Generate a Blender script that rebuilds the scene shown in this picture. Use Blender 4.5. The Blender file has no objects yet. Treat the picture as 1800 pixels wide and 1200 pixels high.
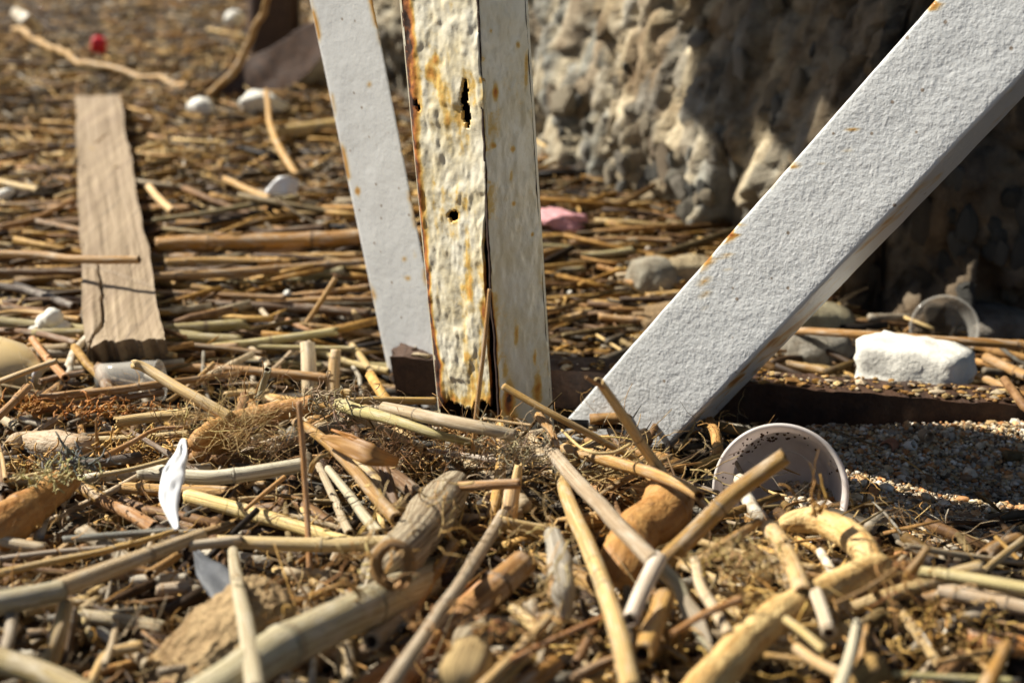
import bpy, math
import numpy as np
from mathutils import Vector, Matrix
R = math.radians
sc = bpy.context.scene
col = sc.collection
rng = np.random.default_rng(11)

# ---------------------------------------------------------------- camera, sky, sun, exposure
CAMH, PITCH, F = 0.404, R(20.6), 2500.0
cd = bpy.data.cameras.new('camera'); cam = bpy.data.objects.new('camera', cd); col.objects.link(cam)
cam.location = (0, 0, CAMH); cam.rotation_euler = (R(90) - PITCH, 0, 0)
cd.lens = 50; cd.sensor_width = 36; cd.clip_start = .02; cd.clip_end = 200
cd.dof.use_dof = True; cd.dof.focus_distance = 0.865; cd.dof.aperture_fstop = 6.3; cd.dof.aperture_blades = 7
sc.camera = cam
SUN = Vector((-0.685, 0.272, 0.67)).normalized()
w = bpy.data.worlds.new('World'); sc.world = w; w.use_nodes = True
nt = w.node_tree; bg = nt.nodes['Background']; sky = nt.nodes.new('ShaderNodeTexSky')
sky.sky_type = 'NISHITA'; sky.sun_disc = False
sky.sun_elevation = math.asin(SUN.z); sky.sun_rotation = math.atan2(SUN.x, SUN.y) % (2 * math.pi)
nt.links.new(sky.outputs[0], bg.inputs[0]); bg.inputs[1].default_value = 0.036
sd = bpy.data.lights.new('sun', 'SUN'); sd.energy = 5.0; sd.angle = R(0.5); sd.color = (1.0, .94, .82)
so = bpy.data.objects.new('sun', sd); col.objects.link(so)
so.rotation_euler = SUN.to_track_quat('Z', 'Y').to_euler(); so.location = (-3, 1, 4)
sc.view_settings.view_transform = 'Standard'; sc.view_settings.look = 'None'
sc.view_settings.gamma = 1; sc.view_settings.use_curve_mapping = False; sc.view_settings.exposure = 0.98
sc.cycles.max_bounces = 6; sc.cycles.diffuse_bounces = 2; sc.cycles.transmission_bounces = 5; sc.cycles.transparent_max_bounces = 6

# ---------------------------------------------------------------- small maths
def sstep(a, b, x):
    t = np.clip((x - a) / (b - a), 0, 1); return t * t * (3 - 2 * t)
def vnoise(p, seed=0):
    """value noise, p (n,3) -> (n,) in -1..1"""
    p = np.asarray(p, float); i = np.floor(p).astype(np.int64); f = p - i; f = f * f * (3 - 2 * f)
    def h(x, y, z):
        n = (x * 73856093) ^ (y * 19349663) ^ (z * 83492791) ^ (seed * 2654435761)
        n = (n ^ (n >> 13)) * 1274126177 & 0x7fffffff
        n = (n ^ (n >> 15)) * 2246822519 & 0x7fffffff
        return (n & 0xffff) / 32767.5 - 1
    r = 0
    for dx in (0, 1):
        wx = f[:, 0] if dx else 1 - f[:, 0]
        for dy in (0, 1):
            wy = f[:, 1] if dy else 1 - f[:, 1]
            for dz in (0, 1):
                wz = f[:, 2] if dz else 1 - f[:, 2]
                r = r + h(i[:, 0] + dx, i[:, 1] + dy, i[:, 2] + dz) * wx * wy * wz
    return r
def fbm(p, o=4, seed=0):
    a, s, r = 1.0, 0, 0
    p = np.asarray(p, float)
    for k in range(o):
        r = r + a * vnoise(p * 2 ** k, seed + k); s += a; a *= .5
    return r / s

def worley(p, seed=0):
    """p (n,3) -> distance to nearest, to second nearest, random number of the nearest cell"""
    p = np.asarray(p, float); ip = np.floor(p).astype(np.int64); n = len(p)
    d1 = np.full(n, 9.0); d2 = np.full(n, 9.0); cid = np.zeros(n)
    def h(c, k):
        m = (c[:, 0] * 73856093) ^ (c[:, 1] * 19349663) ^ (c[:, 2] * 83492791) ^ ((seed + k) * 2654435761)
        m = (m ^ (m >> 13)) * 1274126177 & 0x7fffffff; m = (m ^ (m >> 15)) * 2246822519 & 0x7fffffff
        return (m & 0xffff) / 65535
    for a in (-1, 0, 1):
        for b in (-1, 0, 1):
            for g in (-1, 0, 1):
                c = ip + (a, b, g); q = c + np.stack([h(c, 1), h(c, 2), h(c, 3)], 1) * .9 + .05
                d = np.linalg.norm(p - q, axis=1); r = h(c, 4); m = d < d1
                d2 = np.where(m, d1, np.minimum(d2, d)); d1 = np.where(m, d, d1); cid = np.where(m, r, cid)
    return d1, d2, cid
def G(x, y):
    """top of the packed litter"""
    x = np.asarray(x, float); y = np.asarray(y, float)
    g = .004 * np.sin(x * 9 + y * 4) * np.cos(y * 7 - x * 3)
    heap = sstep(.90, .70, y) * .034 + sstep(.72, .52, y) * .012
    heap = heap * (1 - .75 * sstep(.15, .26, x) * sstep(.62, .74, y))
    heap = heap + .012 * np.exp(-((x + .16) / .10) ** 2 - ((y - .86) / .06) ** 2)
    heap = heap + .015 * np.exp(-((x - .00) / .09) ** 2 - ((y - .80) / .055) ** 2)
    dip = -.034 * sstep(.90, .985, y) * sstep(1.38, 1.12, y) * sstep(-.32, -.10, x)
    hole = -.035 * np.exp(-((x - .335) / .055) ** 2 - ((y - .83) / .035) ** 2)
    return g + heap + dip + hole
fw = np.array([0, math.cos(PITCH), -math.sin(PITCH)]); up = np.array([0, math.sin(PITCH), math.cos(PITCH)])
C0 = np.array([0, 0, CAMH])
def ray(px, py):
    return fw + (px - 900) / F * np.array([1, 0, 0]) + (600 - py) / F * up
TS = np.concatenate([np.arange(.42, 1.6, .001), np.arange(1.6, 9, .01)])
def hit(px, py, h=0.0):
    d = ray(px, py); P = C0 + TS[:, None] * d
    z = P[:, 2] - G(P[:, 0], P[:, 1]) - h
    k = np.argmax(z < 0)
    if z[k] >= 0: k = len(TS) - 1
    return P[k].copy(), TS[k]
def at(px, py, t):
    return C0 + t * ray(px, py)

# ---------------------------------------------------------------- mesh building
def new_mesh(name, V, faces, mats, attrs=None, mi=None, smooth=True):
    """faces: list of (m,k) int arrays"""
    me = bpy.data.meshes.new(name)
    V = np.asarray(V, np.float32)
    tot = np.concatenate([np.full(len(f), f.shape[1], np.int32) for f in faces])
    idx = np.concatenate([np.asarray(f, np.int32).ravel() for f in faces])
    me.vertices.add(len(V)); me.vertices.foreach_set('co', V.ravel())
    me.loops.add(len(idx)); me.loops.foreach_set('vertex_index', idx)
    me.polygons.add(len(tot))
    st = np.zeros(len(tot), np.int32); st[1:] = np.cumsum(tot)[:-1]
    me.polygons.foreach_set('loop_start', st)
    for m in mats: me.materials.append(m)
    if mi is not None: me.polygons.foreach_set('material_index', np.asarray(mi, np.int32))
    me.update(calc_edges=True)
    me.validate()
    me.shade_smooth() if smooth else me.shade_flat()
    for k, a in (attrs or {}).items():
        a = np.asarray(a, np.float32)
        if a.ndim == 1:
            t = me.attributes.new(k, 'FLOAT', 'POINT'); t.data.foreach_set('value', a)
        elif a.shape[1] == 3:
            t = me.attributes.new(k, 'FLOAT_VECTOR', 'POINT'); t.data.foreach_set('vector', a.ravel())
        else:
            t = me.attributes.new(k, 'FLOAT_COLOR', 'POINT'); t.data.foreach_set('color', a.ravel())
    return me
def link(name, me, parent=None, label=None, cat=None, group=None, kind=None):
    o = bpy.data.objects.new(name, me); col.objects.link(o)
    if parent: o.parent = parent
    if label: o['label'] = label
    if cat: o['category'] = cat
    if group: o['group'] = group
    if kind: o['kind'] = kind
    return o
def rgba(c, n, jit=0.0):
    a = np.ones((n, 4)); a[:, :3] = c
    return a
def resample(P, step):
    P = np.asarray(P, float)
    if len(P) == 2:
        n = max(3, int(np.linalg.norm(P[1] - P[0]) / step) + 1)
        return P[0] + np.linspace(0, 1, n)[:, None] * (P[1] - P[0])
    Q = np.vstack([2 * P[0] - P[1], P, 2 * P[-1] - P[-2]]); out = []
    for i in range(1, len(Q) - 2):
        n = max(2, int(np.linalg.norm(Q[i + 1] - Q[i]) / step)); t = np.linspace(0, 1, n, endpoint=False)[:, None]
        a, b, c, d = Q[i - 1:i + 3]
        out.append(.5 * (2 * b + (c - a) * t + (2 * a - 5 * b + 4 * c - d) * t ** 2 + (3 * b - a - 3 * c + d) * t ** 3))
    out.append(P[-1:]); return np.vstack(out)
def tubes(P, Rr, seg=6, flat=1.0, seed=0, twist=0.0):
    """many tubes at once. P (n,m,3), Rr (n,m) -> V, quads, caps(seg-gons)"""
    n, m, _ = P.shape; r_ = np.random.default_rng(seed)
    T = np.gradient(P, axis=1); T /= np.linalg.norm(T, axis=2, keepdims=True) + 1e-12
    ref = r_.normal(size=(n, 1, 3)); 
    mt = T.mean(1, keepdims=True); ref = np.cross(mt, ref)
    N = np.cross(T, np.cross(ref, T)); N /= np.linalg.norm(N, axis=2, keepdims=True) + 1e-12
    B = np.cross(T, N)
    a = np.arange(seg) * 2 * math.pi / seg
    ca, sa = np.cos(a), np.sin(a)
    V = P[:, :, None, :] + Rr[:, :, None, None] * (ca[None, None, :, None] * N[:, :, None, :] + flat * sa[None, None, :, None] * B[:, :, None, :])
    V = V.reshape(-1, 3)
    base = (np.arange(n) * m * seg)[:, None, None] + (np.arange(m - 1) * seg)[None, :, None]
    j = np.arange(seg)[None, None, :]; jn = (j + 1) % seg
    q = np.stack(np.broadcast_arrays(base + j, base + jn, base + seg + jn, base + seg + j), -1).reshape(-1, 4)
    c0 = (np.arange(n) * m * seg)[:, None] + np.arange(seg)[None, ::-1]
    c1 = (np.arange(n) * m * seg + (m - 1) * seg)[:, None] + np.arange(seg)[None, :]
    return V, q, np.vstack([c0, c1])

# ---------------------------------------------------------------- materials
def mat(name):
    m = bpy.data.materials.new(name); m.use_nodes = True; t = m.node_tree
    return m, t, t.nodes['Principled BSDF']
def nd(t, ty, **kw):
    n = t.nodes.new(ty)
    for k, v in kw.items(): setattr(n, k, v)
    return n
def attr(t, name): n = nd(t, 'ShaderNodeAttribute'); n.attribute_name = name; return n
def noise(t, scale, vec=None, detail=4, rough=.55):
    n = nd(t, 'ShaderNodeTexNoise'); n.inputs['Scale'].default_value = scale; n.inputs['Detail'].default_value = detail
    n.inputs['Roughness'].default_value = rough
    if vec is not None: t.links.new(vec, n.inputs['Vector'])
    return n.outputs['Fac']
def ramp(t, fac, stops):
    n = nd(t, 'ShaderNodeValToRGB'); e = n.color_ramp.elements
    while len(e) < len(stops): e.new(.5)
    for i, (p, c) in enumerate(stops):
        e[i].position = p; e[i].color = (*c, 1) if not isinstance(c, (int, float)) else (c, c, c, 1)
    t.links.new(fac, n.inputs[0]); return n.outputs[0]
def mix(t, fac, a, b, mode='MIX'):
    n = nd(t, 'ShaderNodeMix', data_type='RGBA', blend_type=mode)
    for s, v in ((0, fac), (6, a), (7, b)):
        if isinstance(v, (int, float)): n.inputs[s].default_value = v if s == 0 else (v, v, v, 1)
        elif isinstance(v, tuple): n.inputs[s].default_value = (*v, 1)
        else: t.links.new(v, n.inputs[s])
    return n.outputs[2]
def mult(t, a, b):
    n = nd(t, 'ShaderNodeMath', operation='MULTIPLY')
    for s, v in ((0, a), (1, b)):
        if isinstance(v, (int, float)): n.inputs[s].default_value = v
        else: t.links.new(v, n.inputs[s])
    return n.outputs[0]
def vscale(t, vec, s, off=None):
    n = nd(t, 'ShaderNodeVectorMath', operation='MULTIPLY'); t.links.new(vec, n.inputs[0]); n.inputs[1].default_value = s
    return n.outputs[0]
def bump(t, b, h, strength, dist, prev=None):
    n = nd(t, 'ShaderNodeBump'); n.inputs['Strength'].default_value = strength; n.inputs['Distance'].default_value = dist
    t.links.new(h, n.inputs['Height'])
    if prev is not None: t.links.new(prev, n.inputs['Normal'])
    if b is not None: t.links.new(n.outputs[0], b.inputs['Normal'])
    return n.outputs[0]
def objvec(t, seedscale=3.0):
    tc = nd(t, 'ShaderNodeTexCoord'); return tc.outputs['Object']

def reed_material(name, rough, streak, speck):
    m, t, b = mat(name)
    tint = attr(t, 'tint').outputs['Color']; cyl = attr(t, 'cyl').outputs['Vector']; node = attr(t, 'node').outputs['Fac']
    s1 = noise(t, 1, vscale(t, cyl, (4.5, 4.5, 11)), 6, .68)
    s2 = noise(t, 1, vscale(t, cyl, (9, 9, 22)), 3)
    s3 = noise(t, 1, vscale(t, cyl, (1.2, 1.2, 60)), 4, .65)
    c = mix(t, ramp(t, s1, [(.40, 0.0), (.60, 1.0)]), mix(t, 1.0, tint, (.60, .50, .39), 'MULTIPLY'), mix(t, 1.0, tint, (1.16, 1.14, 1.10), 'MULTIPLY'))
    c = mix(t, mult(t, ramp(t, s3, [(.48, 0.0), (.68, 1.0)]), .5), c, (.56, .51, .42))
    c = mix(t, mult(t, ramp(t, s2, [(.57, 0.0), (.66, 1.0)]), streak), c, (.16, .10, .055))
    sp = noise(t, 1, vscale(t, cyl, (5, 5, 700)), 2)
    c = mix(t, mult(t, ramp(t, sp, [(.67, 0.0), (.72, 1.0)]), speck), c, (.07, .045, .03))
    c = mix(t, ramp(t, node, [(.3, 0.0), (.9, .9)]), c, (.13, .085, .05))
    t.links.new(c, b.inputs['Base Color'])
    b.inputs['Roughness'].default_value = rough; b.inputs['Specular IOR Level'].default_value = .35
    h = noise(t, 1, vscale(t, cyl, (14, 14, 18)), 4, .7)
    p = bump(t, None, h, .55, .0011)
    bump(t, b, sp, .25, .0004, p)
    return m
M = {}
M['reed'] = reed_material('dry_reed', .48, .65, .8)
M['bark'] = reed_material('peeling_reed', .7, 1.0, .8)
def simple(name, c, rough=.7, var=.35, scale=60, bmp=.4, bd=.001, spec=.3):
    m, t, b = mat(name); v = objvec(t); n1 = noise(t, scale, v, 5, .6)
    cc = mix(t, ramp(t, n1, [(.3, 0.0), (.7, 1.0)]), tuple(x * (1 - var) for x in c), c)
    t.links.new(cc, b.inputs['Base Color']); b.inputs['Roughness'].default_value = rough
    b.inputs['Specular IOR Level'].default_value = spec
    bump(t, b, noise(t, scale * 2.5, v, 5, .65), bmp, bd); return m
M['pith'] = simple('dark_reed_hollow', (.10, .055, .03), .9)
def litter_material():
    m, t, b = mat('dry_litter'); tint = attr(t, 'tint').outputs['Color']; v = objvec(t)
    c = mix(t, ramp(t, noise(t, 140, v, 4, .6), [(.35, 0.0), (.65, 1.0)]), mix(t, 1.0, tint, (.5, .42, .33), 'MULTIPLY'), tint)
    t.links.new(c, b.inputs['Base Color']); b.inputs['Roughness'].default_value = .62; b.inputs['Specular IOR Level'].default_value = .25
    bump(t, b, noise(t, 600, v, 3, .6), .5, .0006); return m
M['litter'] = litter_material()
def rhizome_material():
    m, t, b = mat('waxy_rhizome'); tint = attr(t, 'tint').outputs['Color']; cyl = attr(t, 'cyl').outputs['Vector']; node = attr(t, 'node').outputs['Fac']
    s1 = noise(t, 1, vscale(t, cyl, (2, 2, 45)), 5, .6)
    s2 = noise(t, 1, vscale(t, cyl, (3, 3, 260)), 3, .6)
    c = mix(t, ramp(t, s1, [(.35, 1.0), (.65, 0.0)]), tint, mix(t, 1.0, tint, (.66, .50, .34), 'MULTIPLY'))
    c = mix(t, mult(t, ramp(t, s2, [(.54, 0.0), (.70, 1.0)]), .7), c, (.22, .12, .05))
    c = mix(t, ramp(t, node, [(.45, 0.0), (1.0, .75)]), c, (.20, .11, .05))
    t.links.new(c, b.inputs['Base Color']); b.inputs['Roughness'].default_value = .55; b.inputs['Specular IOR Level'].default_value = .3
    p = bump(t, None, s2, .7, .0016); bump(t, b, noise(t, 1, vscale(t, cyl, (9, 9, 60)), 5, .7), .3, .0010, p); return m
M['rhizome'] = rhizome_material()
def husk_material():
    m, t, b = mat('fibrous_husk'); tint = attr(t, 'tint').outputs['Color']; cyl = attr(t, 'cyl').outputs['Vector']
    s = noise(t, 1, vscale(t, cyl, (9, 9, 16)), 6, .7)
    c = mix(t, ramp(t, s, [(.38, 0.0), (.58, 1.0)]), mix(t, 1.0, tint, (.25, .18, .11), 'MULTIPLY'), tint)
    t.links.new(c, b.inputs['Base Color']); b.inputs['Roughness'].default_value = .8
    bump(t, b, s, .8, .004); return m
M['husk'] = husk_material()
def paint_material(name, k):
    m, t, b = mat(name); v = objvec(t)
    rust = attr(t, 'rust').outputs['Fac']
    n = noise(t, 90, v, 3, .5)
    base = mix(t, noise(t, 14, v, 3), (.62, .635, .64), (.68, .69, .69))
    f = nd(t, 'ShaderNodeMath', operation='ADD'); t.links.new(rust, f.inputs[0])
    t.links.new(mult(t, ramp(t, noise(t, 260, v, 3, .6), [(.5, 0.0), (1.0, .35)]), rust), f.inputs[1])
    c = mix(t, ramp(t, f.outputs[0], [(.12, 0.0), (.38, 1.0)]), base, ramp(t, f.outputs[0], [(.2, (.62, .52, .33)), (.45, (.50, .27, .07)), (.75, (.30, .095, .02)), (1.0, (.06, .025, .015))]))
    sp = nd(t, 'ShaderNodeTexVoronoi'); sp.inputs['Scale'].default_value = 70; t.links.new(v, sp.inputs['Vector'])
    c = mix(t, ramp(t, sp.outputs['Distance'], [(.06, .8), (.10, 0.0)]), c, (.20, .13, .07))
    t.links.new(c, b.inputs['Base Color'])
    b.inputs['Roughness'].default_value = .30; b.inputs['Specular IOR Level'].default_value = .5
    h1 = noise(t, 210, v, 3, .5)
    p = bump(t, None, h1, .34 * k, .0018)
    p = bump(t, None, noise(t, 480, v, 3, .55), .4 * k, .0010, p)
    bump(t, b, noise(t, 38, v, 2), .16, .004, p)
    return m
M['paint'] = paint_material('textured_white_paint', 1.0); M['smooth_paint'] = paint_material('smooth_white_paint', .42)
def rustpaint_material():
    m, t, b = mat('blistered_rusty_paint'); v = objvec(t)
    rust = attr(t, 'rust').outputs['Fac']
    f = nd(t, 'ShaderNodeMath', operation='ADD'); t.links.new(rust, f.inputs[0])
    nn = nd(t, 'ShaderNodeMath', operation='MULTIPLY_ADD'); t.links.new(noise(t, 170, v, 5, .65), nn.inputs[0]); nn.inputs[1].default_value = .6; nn.inputs[2].default_value = -.30
    t.links.new(nn.outputs[0], f.inputs[1])
    base = mix(t, ramp(t, noise(t, 45, v, 5, .6), [(.38, 0.0), (.62, 1.0)]), (.68, .60, .41), (.76, .72, .59))
    c = mix(t, ramp(t, f.outputs[0], [(.22, 0.0), (.46, 1.0)]), base,
            ramp(t, f.outputs[0], [(.30, (.68, .57, .33)), (.50, (.66, .44, .13)), (.68, (.58, .27, .04)), (.86, (.38, .12, .022)), (1.0, (.05, .022, .013))]))
    t.links.new(c, b.inputs['Base Color'])
    rr = ramp(t, f.outputs[0], [(.3, .24), (.7, .8)]); t.links.new(rr, b.inputs['Roughness'])
    p = bump(t, None, noise(t, 240, v, 3, .5), .25, .0012)
    bump(t, b, noise(t, 900, v, 3, .6), .25, .0004, p)
    return m
M['rusty'] = rustpaint_material()
M['steel_in'] = simple('rusted_inside', (.035, .018, .012), .9)
def wood_material(name, c1, c2, rough=.75):
    m, t, b = mat(name); v = objvec(t)
    g = noise(t, 1, vscale(t, v, (90, 3.5, 90)), 6, .65); g2 = noise(t, 1, vscale(t, v, (300, 14, 300)), 4, .6)
    c = mix(t, ramp(t, g, [(.35, 0.0), (.65, 1.0)]), c2, c1)
    c = mix(t, mult(t, ramp(t, g2, [(.56, 0.0), (.68, 1.0)]), .55), c, tuple(x * .4 for x in c2))
    c = mix(t, mult(t, ramp(t, noise(t, 9, v, 5), [(.45, 0.0), (.7, 1.0)]), .5), c, tuple(x * .8 for x in c1))
    t.links.new(c, b.inputs['Base Color']); b.inputs['Roughness'].default_value = rough
    bump(t, b, g2, .6, .0015); return m
M['plank'] = wood_material('bleached_wood', (.32, .24, .15), (.22, .155, .095))
M['beam'] = wood_material('dark_wood', (.085, .042, .022), (.028, .014, .009), .6)
def rock_material():
    m, t, b = mat('conglomerate_rock'); v = objvec(t); tint = attr(t, 'tint').outputs['Color']
    n1 = noise(t, 28, v, 6, .65)
    c = mix(t, ramp(t, n1, [(.35, 0.0), (.62, 1.0)]), mix(t, 1.0, tint, (.42, .36, .29), 'MULTIPLY'), tint)
    t.links.new(c, b.inputs['Base Color']); b.inputs['Roughness'].default_value = .9
    bump(t, b, noise(t, 90, v, 6, .7), .9, .008); return m
M['rock'] = rock_material()
def soil_material():
    m, t, b = mat('damp_litter_soil'); v = objvec(t)
    n1 = noise(t, 120, v, 6, .7); n2 = noise(t, 14, v, 4)
    c = ramp(t, n1, [(.3, (.012, .008, .006)), (.55, (.035, .022, .013)), (.80, (.17, .11, .055))])
    c = mix(t, ramp(t, n2, [(.4, 0.0), (.6, .5)]), c, (.085, .055, .03))
    t.links.new(c, b.inputs['Base Color']); b.inputs['Roughness'].default_value = .9
    bump(t, b, n1, 1.0, .006); return m
M['soil'] = soil_material()
M['foam'] = simple('white_foam', (.76, .74, .67), .8, .16, 120, .6, .002)
M['cup'] = simple('white_plastic', (.80, .765, .74), .35, .10, 30, .05, .0004, .5)
def thin_white():
    m, t, b = mat('thin_white_plastic'); b.inputs['Base Color'].default_value = (.84, .80, .77, 1); b.inputs['Roughness'].default_value = .35
    v = objvec(t); c = mix(t, ramp(t, noise(t, 60, v, 4), [(.4, 0.0), (.7, 1.0)]), (.84, .80, .77), (.70, .62, .56)); t.links.new(c, b.inputs['Base Color'])
    tr = nd(t, 'ShaderNodeBsdfTranslucent'); tr.inputs['Color'].default_value = (.80, .72, .68, 1)
    mx = nd(t, 'ShaderNodeMixShader'); mx.inputs[0].default_value = .42
    t.links.new(b.outputs[0], mx.inputs[1]); t.links.new(tr.outputs[0], mx.inputs[2]); t.links.new(mx.outputs[0], t.nodes['Material Output'].inputs[0]); return m
M['thin'] = thin_white()
M['paper'] = simple('white_strip', (.85, .86, .87), .5, .04, 40, .1, .0005)
M['pink'] = simple('pink_cloth', (.72, .36, .38), .8, .35, 40, .3, .002)
M['red'] = simple('red_plastic', (.62, .012, .02), .35, .15, 30, .1, .001, .5)
M['slate'] = simple('grey_shard', (.09, .095, .105), .6, .4, 60, .5, .001)
M['leafmat'] = None
def leaf_material():
    m, t, b = mat('dry_leaf'); tint = attr(t, 'tint').outputs['Color']; cyl = attr(t, 'cyl').outputs['Vector']
    s = noise(t, 1, vscale(t, cyl, (160, 160, 10)), 4, .6)
    c = mix(t, ramp(t, s, [(.35, 0.0), (.65, 1.0)]), mix(t, 1.0, tint, (.6, .5, .38), 'MULTIPLY'), tint)
    t.links.new(c, b.inputs['Base Color']); b.inputs['Roughness'].default_value = .5
    bump(t, b, s, .5, .0008)
    tr = nd(t, 'ShaderNodeBsdfTranslucent'); t.links.new(c, tr.inputs['Color'])
    mx = nd(t, 'ShaderNodeMixShader'); mx.inputs[0].default_value = .3
    t.links.new(b.outputs[0], mx.inputs[1]); t.links.new(tr.outputs[0], mx.inputs[2])
    t.links.new(mx.outputs[0], t.nodes['Material Output'].inputs[0]); return m
M['leaf'] = leaf_material()
def clear_plastic():
    m, t, b = mat('clear_plastic')
    b.inputs['Base Color'].default_value = (.80, .76, .68, 1); b.inputs['Roughness'].default_value = .12
    tr = nd(t, 'ShaderNodeBsdfTransparent'); mx = nd(t, 'ShaderNodeMixShader'); mx.inputs[0].default_value = .22
    t.links.new(tr.outputs[0], mx.inputs[1]); t.links.new(b.outputs[0], mx.inputs[2])
    t.links.new(mx.outputs[0], t.nodes['Material Output'].inputs[0]); return m
M['clear'] = clear_plastic()
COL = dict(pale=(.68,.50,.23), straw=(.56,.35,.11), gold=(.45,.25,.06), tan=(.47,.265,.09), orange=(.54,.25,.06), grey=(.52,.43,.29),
           grey2=(.40,.35,.27), lilac=(.52,.43,.31), brown=(.24,.135,.06), dark=(.075,.045,.026), olive=(.42,.36,.16), green=(.56,.51,.24), white=(.68,.63,.52), blue=(.20,.205,.20))

# ---------------------------------------------------------------- ground sheet
def project(P):
    P = np.asarray(P) - C0; d = P @ fw
    return 900 + F * P[..., 0] / d, 600 - F * (P @ up) / d
def axis(lo, hi, fine_lo, fine_hi, step, n_out):
    a = np.arange(fine_lo, fine_hi, step)
    l = fine_lo - np.geomspace(step * 1.5, fine_lo - lo, n_out)[::-1]; r = fine_hi + np.geomspace(step * 1.5, hi - fine_hi, n_out)
    return np.concatenate([l, a, r])
def build_ground():
    gx = axis(-40, 40, -.75, .75, .0042, 50); gy = axis(-10, 60, .45, 1.6, .0042, 70)
    X, Y = np.meshgrid(gx, gy); x, y = X.ravel(), Y.ravel()
    P = np.stack([x, y, 0 * x], 1)
    near = np.exp(-np.hypot(x, y - 1) / 3)
    bare = sstep(.16, .24, x) * sstep(.70, .75, y) * sstep(1.0, .95, y)
    n = fbm(P * 60, 3, 5) * .006 + fbm(P * 18, 3, 2) * .006
    deep = sstep(1.02, .95, y) * sstep(.9, .7, np.abs(x)); z = G(x, y) - (.014 + .016 * deep) * (1 - bare) - .002 * bare + n * (1 - .55 * bare) + (1 - near) * 0
    z = np.where(np.hypot(x, y) > 6, -.014, z)
    V = np.stack([x, y, z], 1)
    nx, ny = len(gx), len(gy)
    i = (np.arange(ny - 1)[:, None] * nx + np.arange(nx - 1)[None]).ravel()
    F4 = np.stack([i, i + 1, i + nx + 1, i + nx], 1)
    link('ground', new_mesh('ground', V, [F4], [M['soil']]), kind='structure')
build_ground()

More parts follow.
